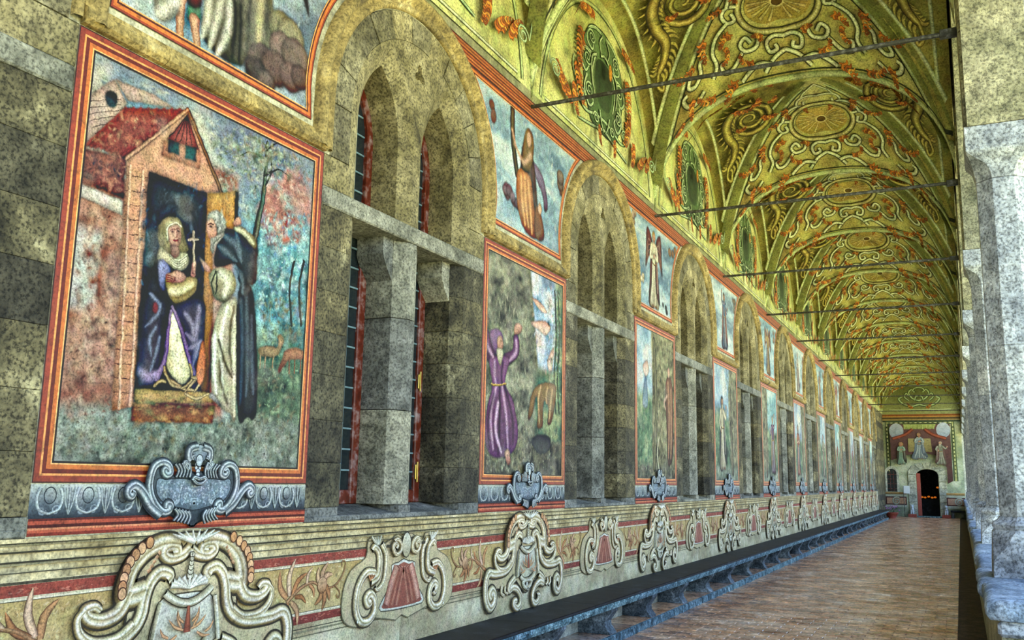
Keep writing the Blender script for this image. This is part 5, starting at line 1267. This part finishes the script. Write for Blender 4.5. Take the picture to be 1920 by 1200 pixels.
for k in range(-1, NP):
    link('cornice_stone', cm, dd, (0, yp(k), 0)); link('dado_ground', bk_me, dd, (0, yp(k), 0))
# panels with red borders and tan fields
def sprig_at(p, x, z, s_, f):
    H = lambda a, b: (x+f*a*s_, z+b*s_)
    fa = lambda a: a if f > 0 else PI-a
    DK = '#4a2a16'
    p.rib([H(-.5, -.1), H(-.3, .02), H(-.1, .06), H(.02, .0)], .035*s_, [DK, '#b98a5c', DK], 5, (1.4, .8), bulge=.003)
    for a, b, t, L, w_, c in ((-.5, -.06, 2.0, .3, .15, '#c08a58'), (-.46, -.04, 1.4, .36, .15, '#d9b48c'), (-.42, -.04, .75, .3, .13, '#b97c4a'), (-.48, -.08, -2.2, .22, .12, '#b97c4a'), (-.44, -.1, -1.1, .26, .14, '#cf9c6c'), (-.38, -.06, -.4, .2, .1, '#a86c3c'), (-.2, .05, 1.1, .18, .09, '#d9b48c'), (-.16, .04, -1.0, .16, .09, '#b98050')):
        q = H(a, b); leaf(p, q[0], q[1], fa(t), L*s_, w_*s_, c, DK)
    for t, L in ((-.9, .22), (-1.5, .26), (-2.1, .22), (.5, .2), (1.2, .24), (1.9, .2)):
        q = H(.05, .02); leaf(p, q[0], q[1], fa(t), L*s_, .14*s_, '#d0a478' if t > 0 else '#b07848', DK)
    p.ell(H(.05, .02), .075*s_, .08*s_, '#d4aa7c', grad='#8a5a34', edge=DK, ew=.004)
    p.rib([H(.14, -.02), H(.28, .0), H(.4, .1), H(.44, .22), H(.38, .24), H(.38, .18)], .022*s_, [DK, '#a87c4c', DK], 5, (1.2, .5))
    p.rib([H(.26, .0), H(.36, -.08), H(.34, -.14), H(.3, -.1)], .016*s_, [DK, '#a87c4c'], 4)
def panel(f, half=1.0):
    p = Paint(locmap, .004, .0003, 6); T = lambda pts: [(f*a, b) for a, b in pts]
    def notch(d): return [(.25, .73+d), (1.585-d, .73+d), (1.53-d, .85), (1.55-d, .97), (1.6-d*1.1, 1.06-d*.4), (1.665-d*1.2, 1.095-d), (1.665-d*1.2, 1.135-d), (.25, 1.135-d)]
    p.poly(T(notch(0)), '#8f4030', 1, '#7e3528'); p.dabs(120, lambda r: (f*r.uniform(.3, 1.58), r.choice([r.uniform(.735, .775), r.uniform(1.085, 1.13)])), ['#a85a44', '#6b2a20', '#b4705a'], (.01, .03), (.2, .5), (-.3, .3))
    p.poly(T(notch(.05)), '#c4b690', 1); p.poly(T(notch(.058)), '#dccfac', 1); p.poly(T(notch(.066)), '#5a4f34', 1); p.poly(T(notch(.07)), '#b3975a', 1, '#c2a870')
    p.dabs(160, lambda r: (f*r.uniform(.3, 1.42), r.uniform(.82, 1.05)), ['#c4a970', '#a08448', '#d0b984'], (.01, .03), (.3, .6))
    sprig_at(p, f*1.12, .93, .6, f)
    return p.me('dado_panel', 'paintfine')
PANR, PANL = panel(1), panel(-1)
# large cream scroll cartouche under each fresco
def scroll_cartouche():
    p = Paint(locmap, .02, .0005, 8); c0 = wp(979.5, 1000)[0]
    p.tx = lambda q: (lambda a: (a[0]-c0, a[1]))(wp(880+q[0]/4, 860+q[1]/4)); p.mirror = 0.0
    X0 = 398
    # body
    p.poly([(X0, 405), (330, 440), (280, 520), (255, 620), (262, 700), (250, 800), (180, 850), (110, 850), (80, 930), (78, 1060), (110, 1130), (150, 1070), (165, 980), (240, 980), (300, 900), (350, 960), (X0, 1000)], '#c9b78a', 4, '#b8a678', 0, '#3a3222', .012, True)
    p.poly([(X0, 660), (340, 680), (322, 760), (312, 890), (350, 880), (X0, 890)], '#d6d0b6', 3, '#c0b794', 0, '#4a4028', .008)
    def sc(pts, w, cols=CRE, taper=(1, 1), b=.014, ow=1.25): p.rib(pts, w*1.35, cols, 7, taper, 1.0, b, False, '#332b1c', ow)
    # top horn volutes
    sc([(X0, 470), (380, 500), (352, 512), (336, 490), (344, 462), (366, 462), (370, 488), (356, 494)], .045)
    sc([(300, 640), (255, 660), (252, 610), (268, 530), (300, 470), (340, 440), (372, 446)], .075, taper=(1.2, .8))
    sc([(262, 640), (240, 720), (205, 750), (175, 738), (165, 705), (185, 690), (198, 708)], .06, taper=(1.1, .5))
    sc([(275, 780), (240, 830), (190, 838), (158, 800), (150, 740), (166, 700)], .055, taper=(1.0, .4))
    # inner pair
    sc([(345, 600), (352, 580), (330, 566), (310, 600), (298, 660), (290, 740), (270, 800), (225, 850), (150, 868), (108, 862), (88, 900), (78, 980), (84, 1070), (112, 1122), (144, 1080), (146, 1020), (128, 992), (112, 1020), (124, 1044)], .07, taper=(.7, 1.0))
    # feet
    sc([(300, 900), (262, 950), (258, 990), (285, 968), (318, 980), (344, 1030), (342, 1090), (318, 1124), (292, 1100), (294, 1072), (312, 1068)], .06, taper=(.9, .8))
    sc([(200, 960), (196, 1010), (214, 1030)], .025); sc([(225, 960), (222, 1000), (240, 1016)], .02)
    # bottom shell and bead swag
    for q in ([(X0, 975), (372, 960), (362, 930), (380, 915)], [(X0, 905), (376, 912), (352, 898), (340, 876)]): sc(q, .03, CR2)
    p.ell((X0-8, 948), .02, .03, '#d9d2b4', edge='#3a3222', ew=.006)
    # crowning shell
    for a in (0, .35, .7, 1.05, 1.4): p.rib([(X0, 640), (X0-36*math.sin(a)*.7, 630-20*math.cos(a)), (X0-46*math.sin(a), 628-44*math.cos(a))], .03, ['#6f6446', '#efe9d2', '#6f6446'], 3, (.3, 1.4), bulge=.008)
    sc([(X0, 700), (375, 694), (350, 668), (340, 650)], .03, CR2)
    sc([(330, 690), (320, 780), (310, 890)], .018, CR2)
    # drop of beads, sprig, leaf edging
    for i in range(6): p.ell((X0-1, 580-i*17), .02-.0022*i, .022-.0024*i, '#cfc7a6', edge='#4a4028', ew=.005)
    p.rib([(X0, 700), (X0-3, 760), (X0, 820)], .05, ['#5a2c1c', '#a8583c', '#5a2c1c'], 3, (.3, 1))
    for x, y, a, L in ((385, 810, 2.6, .12), (380, 800, 1.9, .1), (370, 830, 3.4, .1), (350, 840, 2.4, .08), (385, 780, 2.2, .08)):
        q = p.tx((x, y)); t_ = p.tx; p.tx = lambda z: z; leaf(p, q[0], q[1], a, L, .035, '#cf9a68', '#4a2816'); p.tx = t_
    for i, (x, y) in enumerate(((300, 440), (282, 462), (268, 488), (256, 516), (248, 548), (243, 582), (240, 616), (240, 644))):
        p.ell((x-4, y), .022, .026, ('#c08a5a', '#d9a878')[i % 2], edge='#4a2816', ew=.006)
    for i in range(5): p.rib([(290+i*6, 560-i*18), (298+i*5, 548-i*18)], .018, ['#8a5a34', '#d9b080'], 1)
    # acanthus tuft where the shield springs
    for a in (.1, .4, .75, 1.1): p.rib([(X0, 440), (X0-40*math.sin(a), 425-10*math.cos(a)), (X0-62*math.sin(a), 420-30*math.cos(a))], .03, ['#8a8468', '#eeead8', '#8a8468'], 3, (1.1, .2), bulge=.006)
    return p.me('scroll_cartouche', 'paintfine')
SCR = scroll_cartouche()
def shield():
    p = Paint(locmap, .024, .0005, 9); c0 = wp(364, 900)[0]
    p.tx = lambda q: (lambda a: (a[0]-c0, a[1]))(wp(220+q[0]/6.665, 820+q[1]/6.665)); p.mirror = 0.0; X0 = 960
    p.poly([(X0, 470), (700, 500), (560, 330), (440, 380), (375, 560), (390, 720), (470, 870), (560, 940), (640, 950), (740, 1010), (830, 1040), (X0, 1060)], '#454e52', 4, '#2f373b', 0, '#171b1e', .01, True)
    p.poly([(X0, 540), (800, 520), (600, 530), (500, 520), (470, 620), (500, 740), (600, 830), (760, 870), (X0, 900)], '#74838c', 4, '#4a565e', 0, '#22282c', .006)
    p.dabs(160, lambda r: (r.uniform(520, 960), r.uniform(540, 830)), ['#8d9ba5', '#5f7078', '#a8b2b5', '#4f5d66'], (.008, .02), (.4, .9))
    def sc(pts, w, taper=(1, 1), cols=GRY): p.rib(pts, w, cols, 6, taper, 1.0, .012, False, '#1f252b', 1.2)
    sc([(590, 420), (570, 400), (555, 430), (590, 470), (640, 440), (620, 350), (540, 312), (440, 370), (388, 540), (392, 690), (450, 830), (540, 925), (620, 910), (640, 850), (600, 830), (590, 880)], .07, (.6, .7))
    sc([(520, 950), (400, 850), (320, 720), (260, 640), (190, 600), (125, 640), (112, 700), (150, 740), (178, 700), (150, 680)], .06, (1.1, .6))
    for i in range(5): sc([(690+i*42, 330-i*6), (735+i*36, 410), (700+i*40, 500)], .028, (.5, .4))
    sc([(850, 330), (810, 300), (800, 340), (850, 400), (860, 330)], .03, (.8, .5))
    for i in range(4): p.ell((X0-2, 335+i*44), .012, .012, '#cfd8dc', edge='#2a3138', ew=.004)
    sc([(870, 280), (850, 240), (870, 150), (X0, 120)], .05); sc([(895, 270), (880, 250), (910, 240)], .025)
    p.poly([(X0, 150), (890, 170), (880, 250), (920, 300), (X0, 320)], '#8d9aa2', 3, '#56646e')
    p.ell((X0, 205), .05, .045, '#9aa4a6', grad='#56646e', edge='#1c2124', ew=.006); p.ell((X0, 290), .022, .03, '#b9c1c2', edge='#1c2124', ew=.005)
    for i in range(5): sc([(660+i*38, 880+i*8), (700+i*36, 960+i*6), (640+i*42, 1040+i*10)], .026, (.8, .4))
    sc([(870, 540), (900, 500), (X0, 520)], .024); sc([(880, 530), (920, 570), (X0, 580)], .02)
    return p.me('shield_cartouche', 'paintfine')
SHI = shield()
def volutes():
    p = Paint(locmap, .014, .0005, 10); c0 = wp(754, 1070)[0]
    p.tx = lambda q: (lambda a: (a[0]-c0, a[1]))(wp(640+q[0]/6, 990+q[1]/6)); p.mirror = 0.0; X0 = 684
    p.poly([(X0, 110), (480, 180), (440, 100), (300, 130), (270, 330), (100, 480), (10, 720), (0, 1000), (100, 1100), (240, 1090), (360, 1000), (X0, 950)], '#bdab7e', 3, '#bdab80', 0, '#6b6246', .008, True)
    p.poly([(X0, 350), (630, 390), (555, 420), (560, 560), (500, 720), (430, 850), (430, 930), (X0, 890)], '#d9d4be', 2, '#cfc9b0', 0, '#4a4430', .008)
    p.poly([(X0, 380), (630, 415), (575, 440), (580, 580), (530, 720), (455, 850), (455, 905), (X0, 872)], '#94553f', 2, '#8a4a38')
    for i, c in enumerate(('#c89070', '#6b342a', '#bd8064', '#7a3e30', '#cf9c80')): p.rib([(X0-12-i*16, 430), (630-i*22, 640), (590-i*26, 860)], .07, ['#8a4a38', c, '#94553f'], 4)
    def sc(pts, w, taper=(1, 1), cols=CRE): p.rib(pts, w, cols, 6, taper, 1.0, .016, False, '#3a3324', 1.18)
    sc([(430, 170), (480, 300), (470, 500), (440, 620), (380, 690), (350, 660)], .05, (1, .6))
    sc([(320, 250), (350, 210), (400, 280), (405, 430), (380, 540), (300, 600)], .07, (.7, 1.1))
    sc([(350, 500), (260, 500), (180, 620), (140, 780), (140, 930), (190, 1050), (280, 1040), (345, 930), (345, 800), (300, 740), (255, 790), (275, 850), (300, 820)], .1, (.6, .7))
    for i in range(9): p.ell((132+abs(i-4)*4, 760+i*36), .009, .011, '#efe9d2', edge='#4a4028', ew=.003)
    for a in (-.6, -.1, .4, .9): p.rib([(380, 180), (360+40*a, 140), (350+70*a, 100-20*abs(a))], .035, ['#8a8468', '#e6e0c6', '#8a8468'], 3, (1, .3), bulge=.006)
    for a in (-.5, .1, .7): p.rib([(300, 580), (300+40*a, 540), (310+60*a, 490)], .025, ['#6b3f20', '#c98a58'], 3, (1, .3))
    sc([(570, 230), (590, 190), (560, 170), (540, 220), (570, 290), (620, 260), (630, 180), (590, 125), (550, 150)], .035)
    p.ell((X0-2, 185), .055, .085, '#d6cfb2', grad='#a3996e', edge='#3a3324', ew=.008)
    p.rib([(470, 200), (520, 200)], .02, '#3a3324', 1)
    return p.me('volute_bracket', 'paintfine')
VOL = volutes()
# grey acanthus frieze and red strip under each fresco
def frieze():
    p = Paint(locmap, .003, .00006, 14)
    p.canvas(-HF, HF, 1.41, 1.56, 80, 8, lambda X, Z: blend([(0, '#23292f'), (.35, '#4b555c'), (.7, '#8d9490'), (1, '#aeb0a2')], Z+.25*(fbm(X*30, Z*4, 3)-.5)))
    x = -HF+.1
    while x < HF-.06:
        for s_ in (-1, 1):
            p.rib([(x, 1.43), (x+s_*.05, 1.45), (x+s_*.065, 1.5), (x+s_*.05, 1.545)], .022, ['#2a3036', '#bcc2bc', '#5a646a'], 4, (.6, 1), bulge=.004)
            p.rib(spiral(x+s_*.035, 1.445, .022, .006, 0, 1.2*s_, 10), .009, ['#8d979a', '#4a5258'], 1)
        p.ell((x, 1.51), .028, .034, '#a6aca6', grad='#4a5258', edge='#23292f', ew=.005)
        for s_ in (-1, 0, 1): p.rib([(x+.1, 1.425), (x+.1+s_*.02, 1.48), (x+.1+s_*.03, 1.545)], .016, ['#2f363c', '#aab1ac', '#3f484e'], 3, (.5, 1.1), bulge=.003)
        x += .2
    z = 1.335
    for c, w_ in (('#7a2c20', .014), ('#b0563a', .012), ('#c98058', .009), ('#4a1a14', .014), ('#a84c34', .016), ('#5a2018', .01)):
        p.rib([(-HF, z+w_/2), (HF, z+w_/2)], w_, [c, c], 1); z += w_
    return p.me('acanthus_frieze', 'paintfine')
FRZ = frieze()
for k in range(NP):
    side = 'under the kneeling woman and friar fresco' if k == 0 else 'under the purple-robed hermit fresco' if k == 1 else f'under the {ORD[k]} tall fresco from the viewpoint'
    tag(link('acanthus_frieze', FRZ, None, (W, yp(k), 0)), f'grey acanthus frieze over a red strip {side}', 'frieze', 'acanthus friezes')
    tag(link('scroll_cartouche', SCR, None, (W, yp(k), 0)), f'large cream scrollwork cartouche {side}', 'ornament', 'cream scroll cartouches')
    tag(link('shield_cartouche', SHI, None, (W, yp(k), 0)), f'blue-grey shield cartouche with curling arms {side}', 'ornament', 'grey shield cartouches')
    tag(link('dado_panel', PANR, None, (W, yp(k), 0)), f'red-bordered tan dado panel with sprig, right half {side}', 'panel', 'dado panels')
    tag(link('dado_panel', PANL, None, (W, yp(k), 0)), f'red-bordered tan dado panel with sprig, left half {side}', 'panel', 'dado panels')
    tag(link('volute_bracket', VOL, None, (W, yw(k+1), 0)), f'pair of cream volutes round red marble below the {ORD[k]} window from the viewpoint', 'ornament', 'volute pairs')
# ================================================================== END WALL
we = tag(empty('wall_end', (0, END, 0)), 'far end wall with frescoed panel, lunette and doorway', kind='structure')
endmap = lambda a, b, h: (a, -h, b)
DX0, DX1, DZ = -2.11, -1.05, 2.2                       # door opening
dtop = [(DX0, 0), (DX0, DZ)]+[(DX0+(DX1-DX0)*(.5-.5*math.cos(PI*i/12)), DZ+.3*math.sin(PI*i/12)) for i in range(1, 12)]+[(DX1, DZ), (DX1, 0)]
MB().prism([(W-.5, 0), (DX0, 0)]+dtop[1:-1]+[(DX1, 0), (.75, 0), (.75, 8.4), (W-.5, 8.4)], lambda a, b: (a, 0, b), lambda a, b: (a, .5, b)).obj('wall_section', 'lime', we)
p = Paint(endmap, .004, .002, 60)
ENDC = (lambda X, Z: lay(blend([(.3, '#8f9a80'), (.6, '#b5bd9c'), (.8, '#cdd0b4')], fbm(X*9, Z*12, 3)), blend([(.3, '#7d8a6c'), (.6, '#a5a878'), (.8, '#c0bd8c')], fbm(X*7, Z*9, 4)), sst(Z, .55, .6)))
for x0, x1, z0, z1 in ((W, DX0, 0, DZ+.3), (DX1, XR, 0, DZ+.3), (W, XR, DZ+.3, 5.3)):
    p.canvas(x0, x1, z0, z1, 30, 40, lambda X, Z: ENDC((x0+(x1-x0)*X-W)/(XR-W), (z0+(z1-z0)*Z)/5.3)); p.h -= p.dh
p.up()
E_ = lambda *pts: [ep(*q) for q in pts]
p.poly([(W, 5.3), (XR, 5.3)]+[(XC+HX*math.cos(PI*i/24)*.99, SPR+1.67*_q(math.cos(PI*i/24))) for i in range(25)], '#7d8450', 1, '#9a9c64')
# cornice bands, border of the fresco
for z, h_, c in ((5.36, .1, '#8a4f24'), (5.28, .05, '#c98a3c'), (5.2, .1, '#5a4a2c'), (5.12, .06, '#a88a4c'), (5.04, .08, '#3f4a34')): p.rib([(W, z), (XR, z)], h_, [c, c], 1)
for (a, b), w_, c in (((-3.42, 4.95), .22, '#4d5a3c'), ((-3.42, 4.95), .1, '#a8a868')):
    p.rib([(a, 2.6), (a, b), (-.2, b), (-.2, 1.9)], w_, [c, c], 1)
for i in range(26):
    for x in (-3.42, -.2): p.ell((x, 2.3+i*.1), .035, .035, '#c9c48c' if i % 2 else '#2f3a28', n=8)
    p.ell((-3.3+i*.12, 4.95), .04, .03, '#d9d49c' if i % 2 else '#2f3a28', n=8)
p.poly([(-3.28, 4.86), (-.34, 4.86), (-.34, 1.9), (-.6, 1.75), (-.6, 2.6), (-1.0, 3.2), (-1.6, 3.35), (-2.4, 3.25), (-3.28, 2.95)], '#6b4a44', 1, '#4f3430')
p.ell((-2.95, 4.5), .36, .42, '#b9bec4', grad='#8f9aa4'); p.ell((-.66, 4.55), .34, .4, '#c3c8cc', grad='#94a0aa')
p.poly([(-2.6, 4.86), (-1.0, 4.86), (-1.1, 4.62), (-2.5, 4.6)], '#b5bc6a', 1, '#8f9a50')
for i in range(9): p.rib([(-2.55+i*.18, 4.84), (-2.55+i*.18, 4.6)], .05, ['#7d8a3c', '#cfd48a', '#7d8a3c'], 1)
for s_ in (-1, 1): p.rib([(-1.85+s_*.3, 4.6), (-1.85+s_*.7, 4.3), (-1.85+s_*1.3, 4.1)], .16, ['#5a2418', '#a8583c', '#6b2c1c'], 4)
p.poly([(-2.4, 3.4), (-2.4, 4.1), (-1.3, 4.1), (-1.25, 3.4)], '#a89a64', 1, '#8a7c4c')
saint(p, -1.85, 3.05, 1.35, '#9aa8a8', '#7d8a94', 'pray', 1, '#b08a58', flare=.26)
saint(p, -2.75, 2.75, 1.15, '#8fae94', '#4a4a3a', 'pray', 1, '#a8805a', halo='#a8804c')
saint(p, -.85, 2.75, 1.2, '#8a8a74', '#7a5a50', 'out', -1, '#b5a98c', flare=.2, beard='#b5ab90')
# lunette cartouche
p.mirror = XC
for pts, w_ in (([(XC, 5.9), (XC+.4, 5.8), (XC+.8, 5.95), (XC+1.0, 6.2), (XC+.85, 6.3)], .1), ([(XC, 6.1), (XC+.3, 6.2), (XC+.5, 6.5), (XC+.35, 6.7), (XC+.2, 6.55)], .1), ([(XC, 6.8), (XC+.2, 6.75), (XC+.3, 6.6)], .08), ([(XC+.5, 6.1), (XC+.7, 6.3), (XC+.62, 6.5), (XC+.5, 6.4)], .08), ([(XC, 6.35), (XC+.15, 6.3), (XC+.2, 6.1)], .08)):
    p.rib(pts, w_, ['#2f3f24', '#8fa870', '#c9d4a0', '#56683c'], 5, out='#222c18')
p.rib([(XC, 5.62), (XC+.8, 5.6), (XC+1.5, 5.62)], .05, ['#8f9a60', '#d0d4a0'], 3)
spray(p, XC+.3, 5.68, .3, .4, .6, 6, w=.07); p.mirror = None
spray(p, XC, 6.85, PI/2, .3, .5, 6, w=.07)
# dado of the end wall
for x0, x1 in ((W+.02, -2.6), (-.7, XR-.02)):
    p.poly([(x0, .5), (x1, .5), (x1, 1.3), (x0, 1.3)], '#aab09a', 1); p.poly([(x0, .62), (x1, .62), (x1, 1.05), (x0, 1.05)], '#4a2a28', 1); p.poly([(x0+.06, .68), (x1-.06, .68), (x1-.06, .99), (x0+.06, .99)], '#b08a6c', 1)
    p.rib([(x0, 1.22), (x1, 1.22)], .12, ['#6b5a3a', '#b08a4c'], 1)
for cx in (-3.1, -.12): p.rib(spiral(cx, .82, .22, .04, .6, 1.7, 14), .07, ['#4f5644', '#c3c6ae', '#4f5644'], 1)
p.obj('painted_surface', 'paintfine', we)
# door: stone surround of blocks, dark room with lamps
dr = tag(empty('door_1', (0, END, 0)), 'arched stone doorway into a dark room lit by orange lamps', kind='structure')
for s_, x0 in ((-1, DX0-.4), (1, DX1+.02)):
    for i in range(6): MB().box(x0, x0+.38, -.07, .0, .06+i*.36, .06+(i+1)*.36-.01, .012).obj('jamb_stone', 'doorstone', dr)
mid = (DX0+DX1)/2; hw_ = (DX1-DX0)/2
for i in range(7):
    a0, a1 = PI*i/7+.02, PI*(i+1)/7-.02
    pl = [(mid-(hw_+.0)*math.cos(a), DZ+.02+.3*math.sin(a)) for a in (a0, (a0+a1)/2, a1)]+[(mid-(hw_+.4)*math.cos(a), DZ+.03+.62*math.sin(a)) for a in (a1, (a0+a1)/2, a0)]
    MB().prism(pl, lambda a, b: (a, 0, b), lambda a, b: (a, -.07, b)).obj('voussoir', 'doorstone', dr)
MB().box(DX0-.04, DX1+.06, -.5, 0, 0, .07, .015).obj('door_step', 'kerb', dr)
rm = MB()
for b in ((-4, 1, .5, 6, -.1, 0), (-4, 1, 5.9, 6, 0, 4), (-4.1, -4, .5, 6, 0, 4), (1, 1.1, .5, 6, 0, 4), (-4, 1, .5, 6, 4, 4.1)): rm.box(*b)
rm.obj('dark_room', 'dark', dr)
MB().box(DX0+.01, DX0+.2, .02, .08, .07, 2.28, .01).obj('door_leaf', 'terra', dr)
for x, z in ((-1.95, 1.02), (-1.8, 1.0), (-1.62, 1.05), (-1.45, 1.0), (-1.3, 1.02), (-1.15, 1.55)): MB().ball((x, 2.2, z), (.07, .07, .05)).obj('lamp_bulb', 'flame', dr)
MB().box(-2.3, -1.0, 2.1, 2.6, 0, .92).obj('counter', 'bench', dr)
# small arched window
wn_ = tag(empty('window_13', (0, END, 0)), 'small dark arched window with a lattice, left of the far doorway', kind='structure')
lw = lancet(-3.3, .24, 1.02, 2.25, .26); lo = lancet(-3.3, .36, .95, 2.25, .4); n = len(lw)
MB().add([(a, -.06, b) for a, b in lw+lo]+[(a, 0, b) for a, b in lw+lo], [(k, k+1, n+k+1, n+k) for k in range(n-1)]+[(k, k+1, 2*n+k+1, 2*n+k) for k in range(n-1)]+[(n+k, n+k+1, 3*n+k+1, 3*n+k) for k in range(n-1)]).obj('surround', 'lime', wn_)
MB().prism(lw, lambda a, b: (a, -.012, b), lambda a, b: (a, -.004, b)).obj('pane', 'glass', wn_)
lt = MB()
for i in range(5): lt.box(-3.54, -3.06, -.03, -.02, 1.2+i*.25, 1.22+i*.25)
for x in (-3.38, -3.22): lt.box(x-.01, x+.01, -.03, -.02, 1.02, 2.4)
lt.obj('lattice', 'wood', wn_)
MB().box(-3.68+.05, -2.95, -.12, 0, .92, .99, .01).obj('sill', 'parapet', wn_)
# stone seat right of the door
MB().box(-.55, .1, -.42, -.01, .3, .4, .02).obj('bench_slab', 'bench', tag(empty('end_bench', (0, END, 0)), 'short stone seat against the end wall, right of the doorway', 'bench'))
st = bpy.data.objects['end_bench']
for x in (-.45, 0): MB().box(x-.07, x+.07, -.36, -.02, 0, .3, .01).obj('support', 'support', st)
# seated stone lions on terracotta blocks either side of the door
for x, nm in ((DX0-.26, 'left'), (DX1+.3, 'right')):
    o = tag(empty('stone_statue', (x, END-.42, .162)), f'small pale seated animal statue, {nm} of the far doorway', 'statue', 'statues flanking the doorway')
    MB().ball((0, .05, .155), (.1, .14, .15), 10, 8).ball((0, -.02, .26), (.08, .09, .12), 10, 8).tube([(-.05, -.08, 0), (-.05, -.06, .22)], .03).tube([(.05, -.08, 0), (.05, -.06, .22)], .03).obj('body', 'marble', o, True)
    MB().ball((0, -.05, .4), (.075, .085, .08), 10, 8).ball((0, -.12, .38), (.04, .05, .04)).ball((-.055, -.02, .47), .022).ball((.055, -.02, .47), .022).obj('head', 'marble', o, True)
    b = tag(MB().box(-.2, .2, -.2, .2, 0, .16, .012).obj('terracotta_block', 'terra', None, False, (x, END-.42, 0)), f'terracotta plinth block under the statue {nm} of the doorway', 'plinth', 'statue plinths')
# notice on a post
o = tag(empty('notice_stand', (-2.72, END-.75, 0)), 'thin post with a white notice beside the far doorway', 'sign')
MB().tube([(0, 0, .02), (0, 0, 1.6)], .018).obj('post', 'iron', o); MB().lathe([(.14, 0), (.14, .015), (.03, .03)]).obj('base', 'iron', o)
MB().box(.0, .3, -.02, -.005, 1.22, 1.62, .004).obj('notice', 'white', o)
# flower pot at the end of the bench
o = tag(empty('flower_pot', (-3.2, END-3.2, 0)), 'terracotta bowl of violet flowers at the end of the bench', 'flower pot')
MB().lathe([(.16, 0), (.24, .12), (.3, .24), (.32, .25), (.32, .29), (.28, .29), (.26, .2)], n=20).obj('pot', 'terra', o, True)
lf = MB(); fw = MB()
for i in range(60):
    a, rr, z = R.uniform(0, 2*PI), R.uniform(.05, .38), R.uniform(.3, .58)
    x, y = rr*math.cos(a), rr*math.sin(a); d = Vector((math.cos(a), math.sin(a), R.uniform(-.2, .8)))*.09; s_ = d.cross(Vector((0, 0, 1)))*.4
    lf.add([(x, y, z), (x+d.x/2+s_.x, y+d.y/2+s_.y, z+d.z/2), (x+d.x, y+d.y, z+d.z), (x+d.x/2-s_.x, y+d.y/2-s_.y, z+d.z/2)], [(0, 1, 2, 3)])
    if i % 3 == 0: fw.ball((x*1.1, y*1.1, z+.08), .035, 6, 4)
for i in range(7): a = 2*PI*i/7; lf.tube([(0, 0, .22), (.15*math.cos(a), .15*math.sin(a), .4)], .008, 5)
lf.obj('foliage', 'leaf', o)['kind'] = 'stuff'; fw.obj('blossoms', 'petal', o)['kind'] = 'stuff'
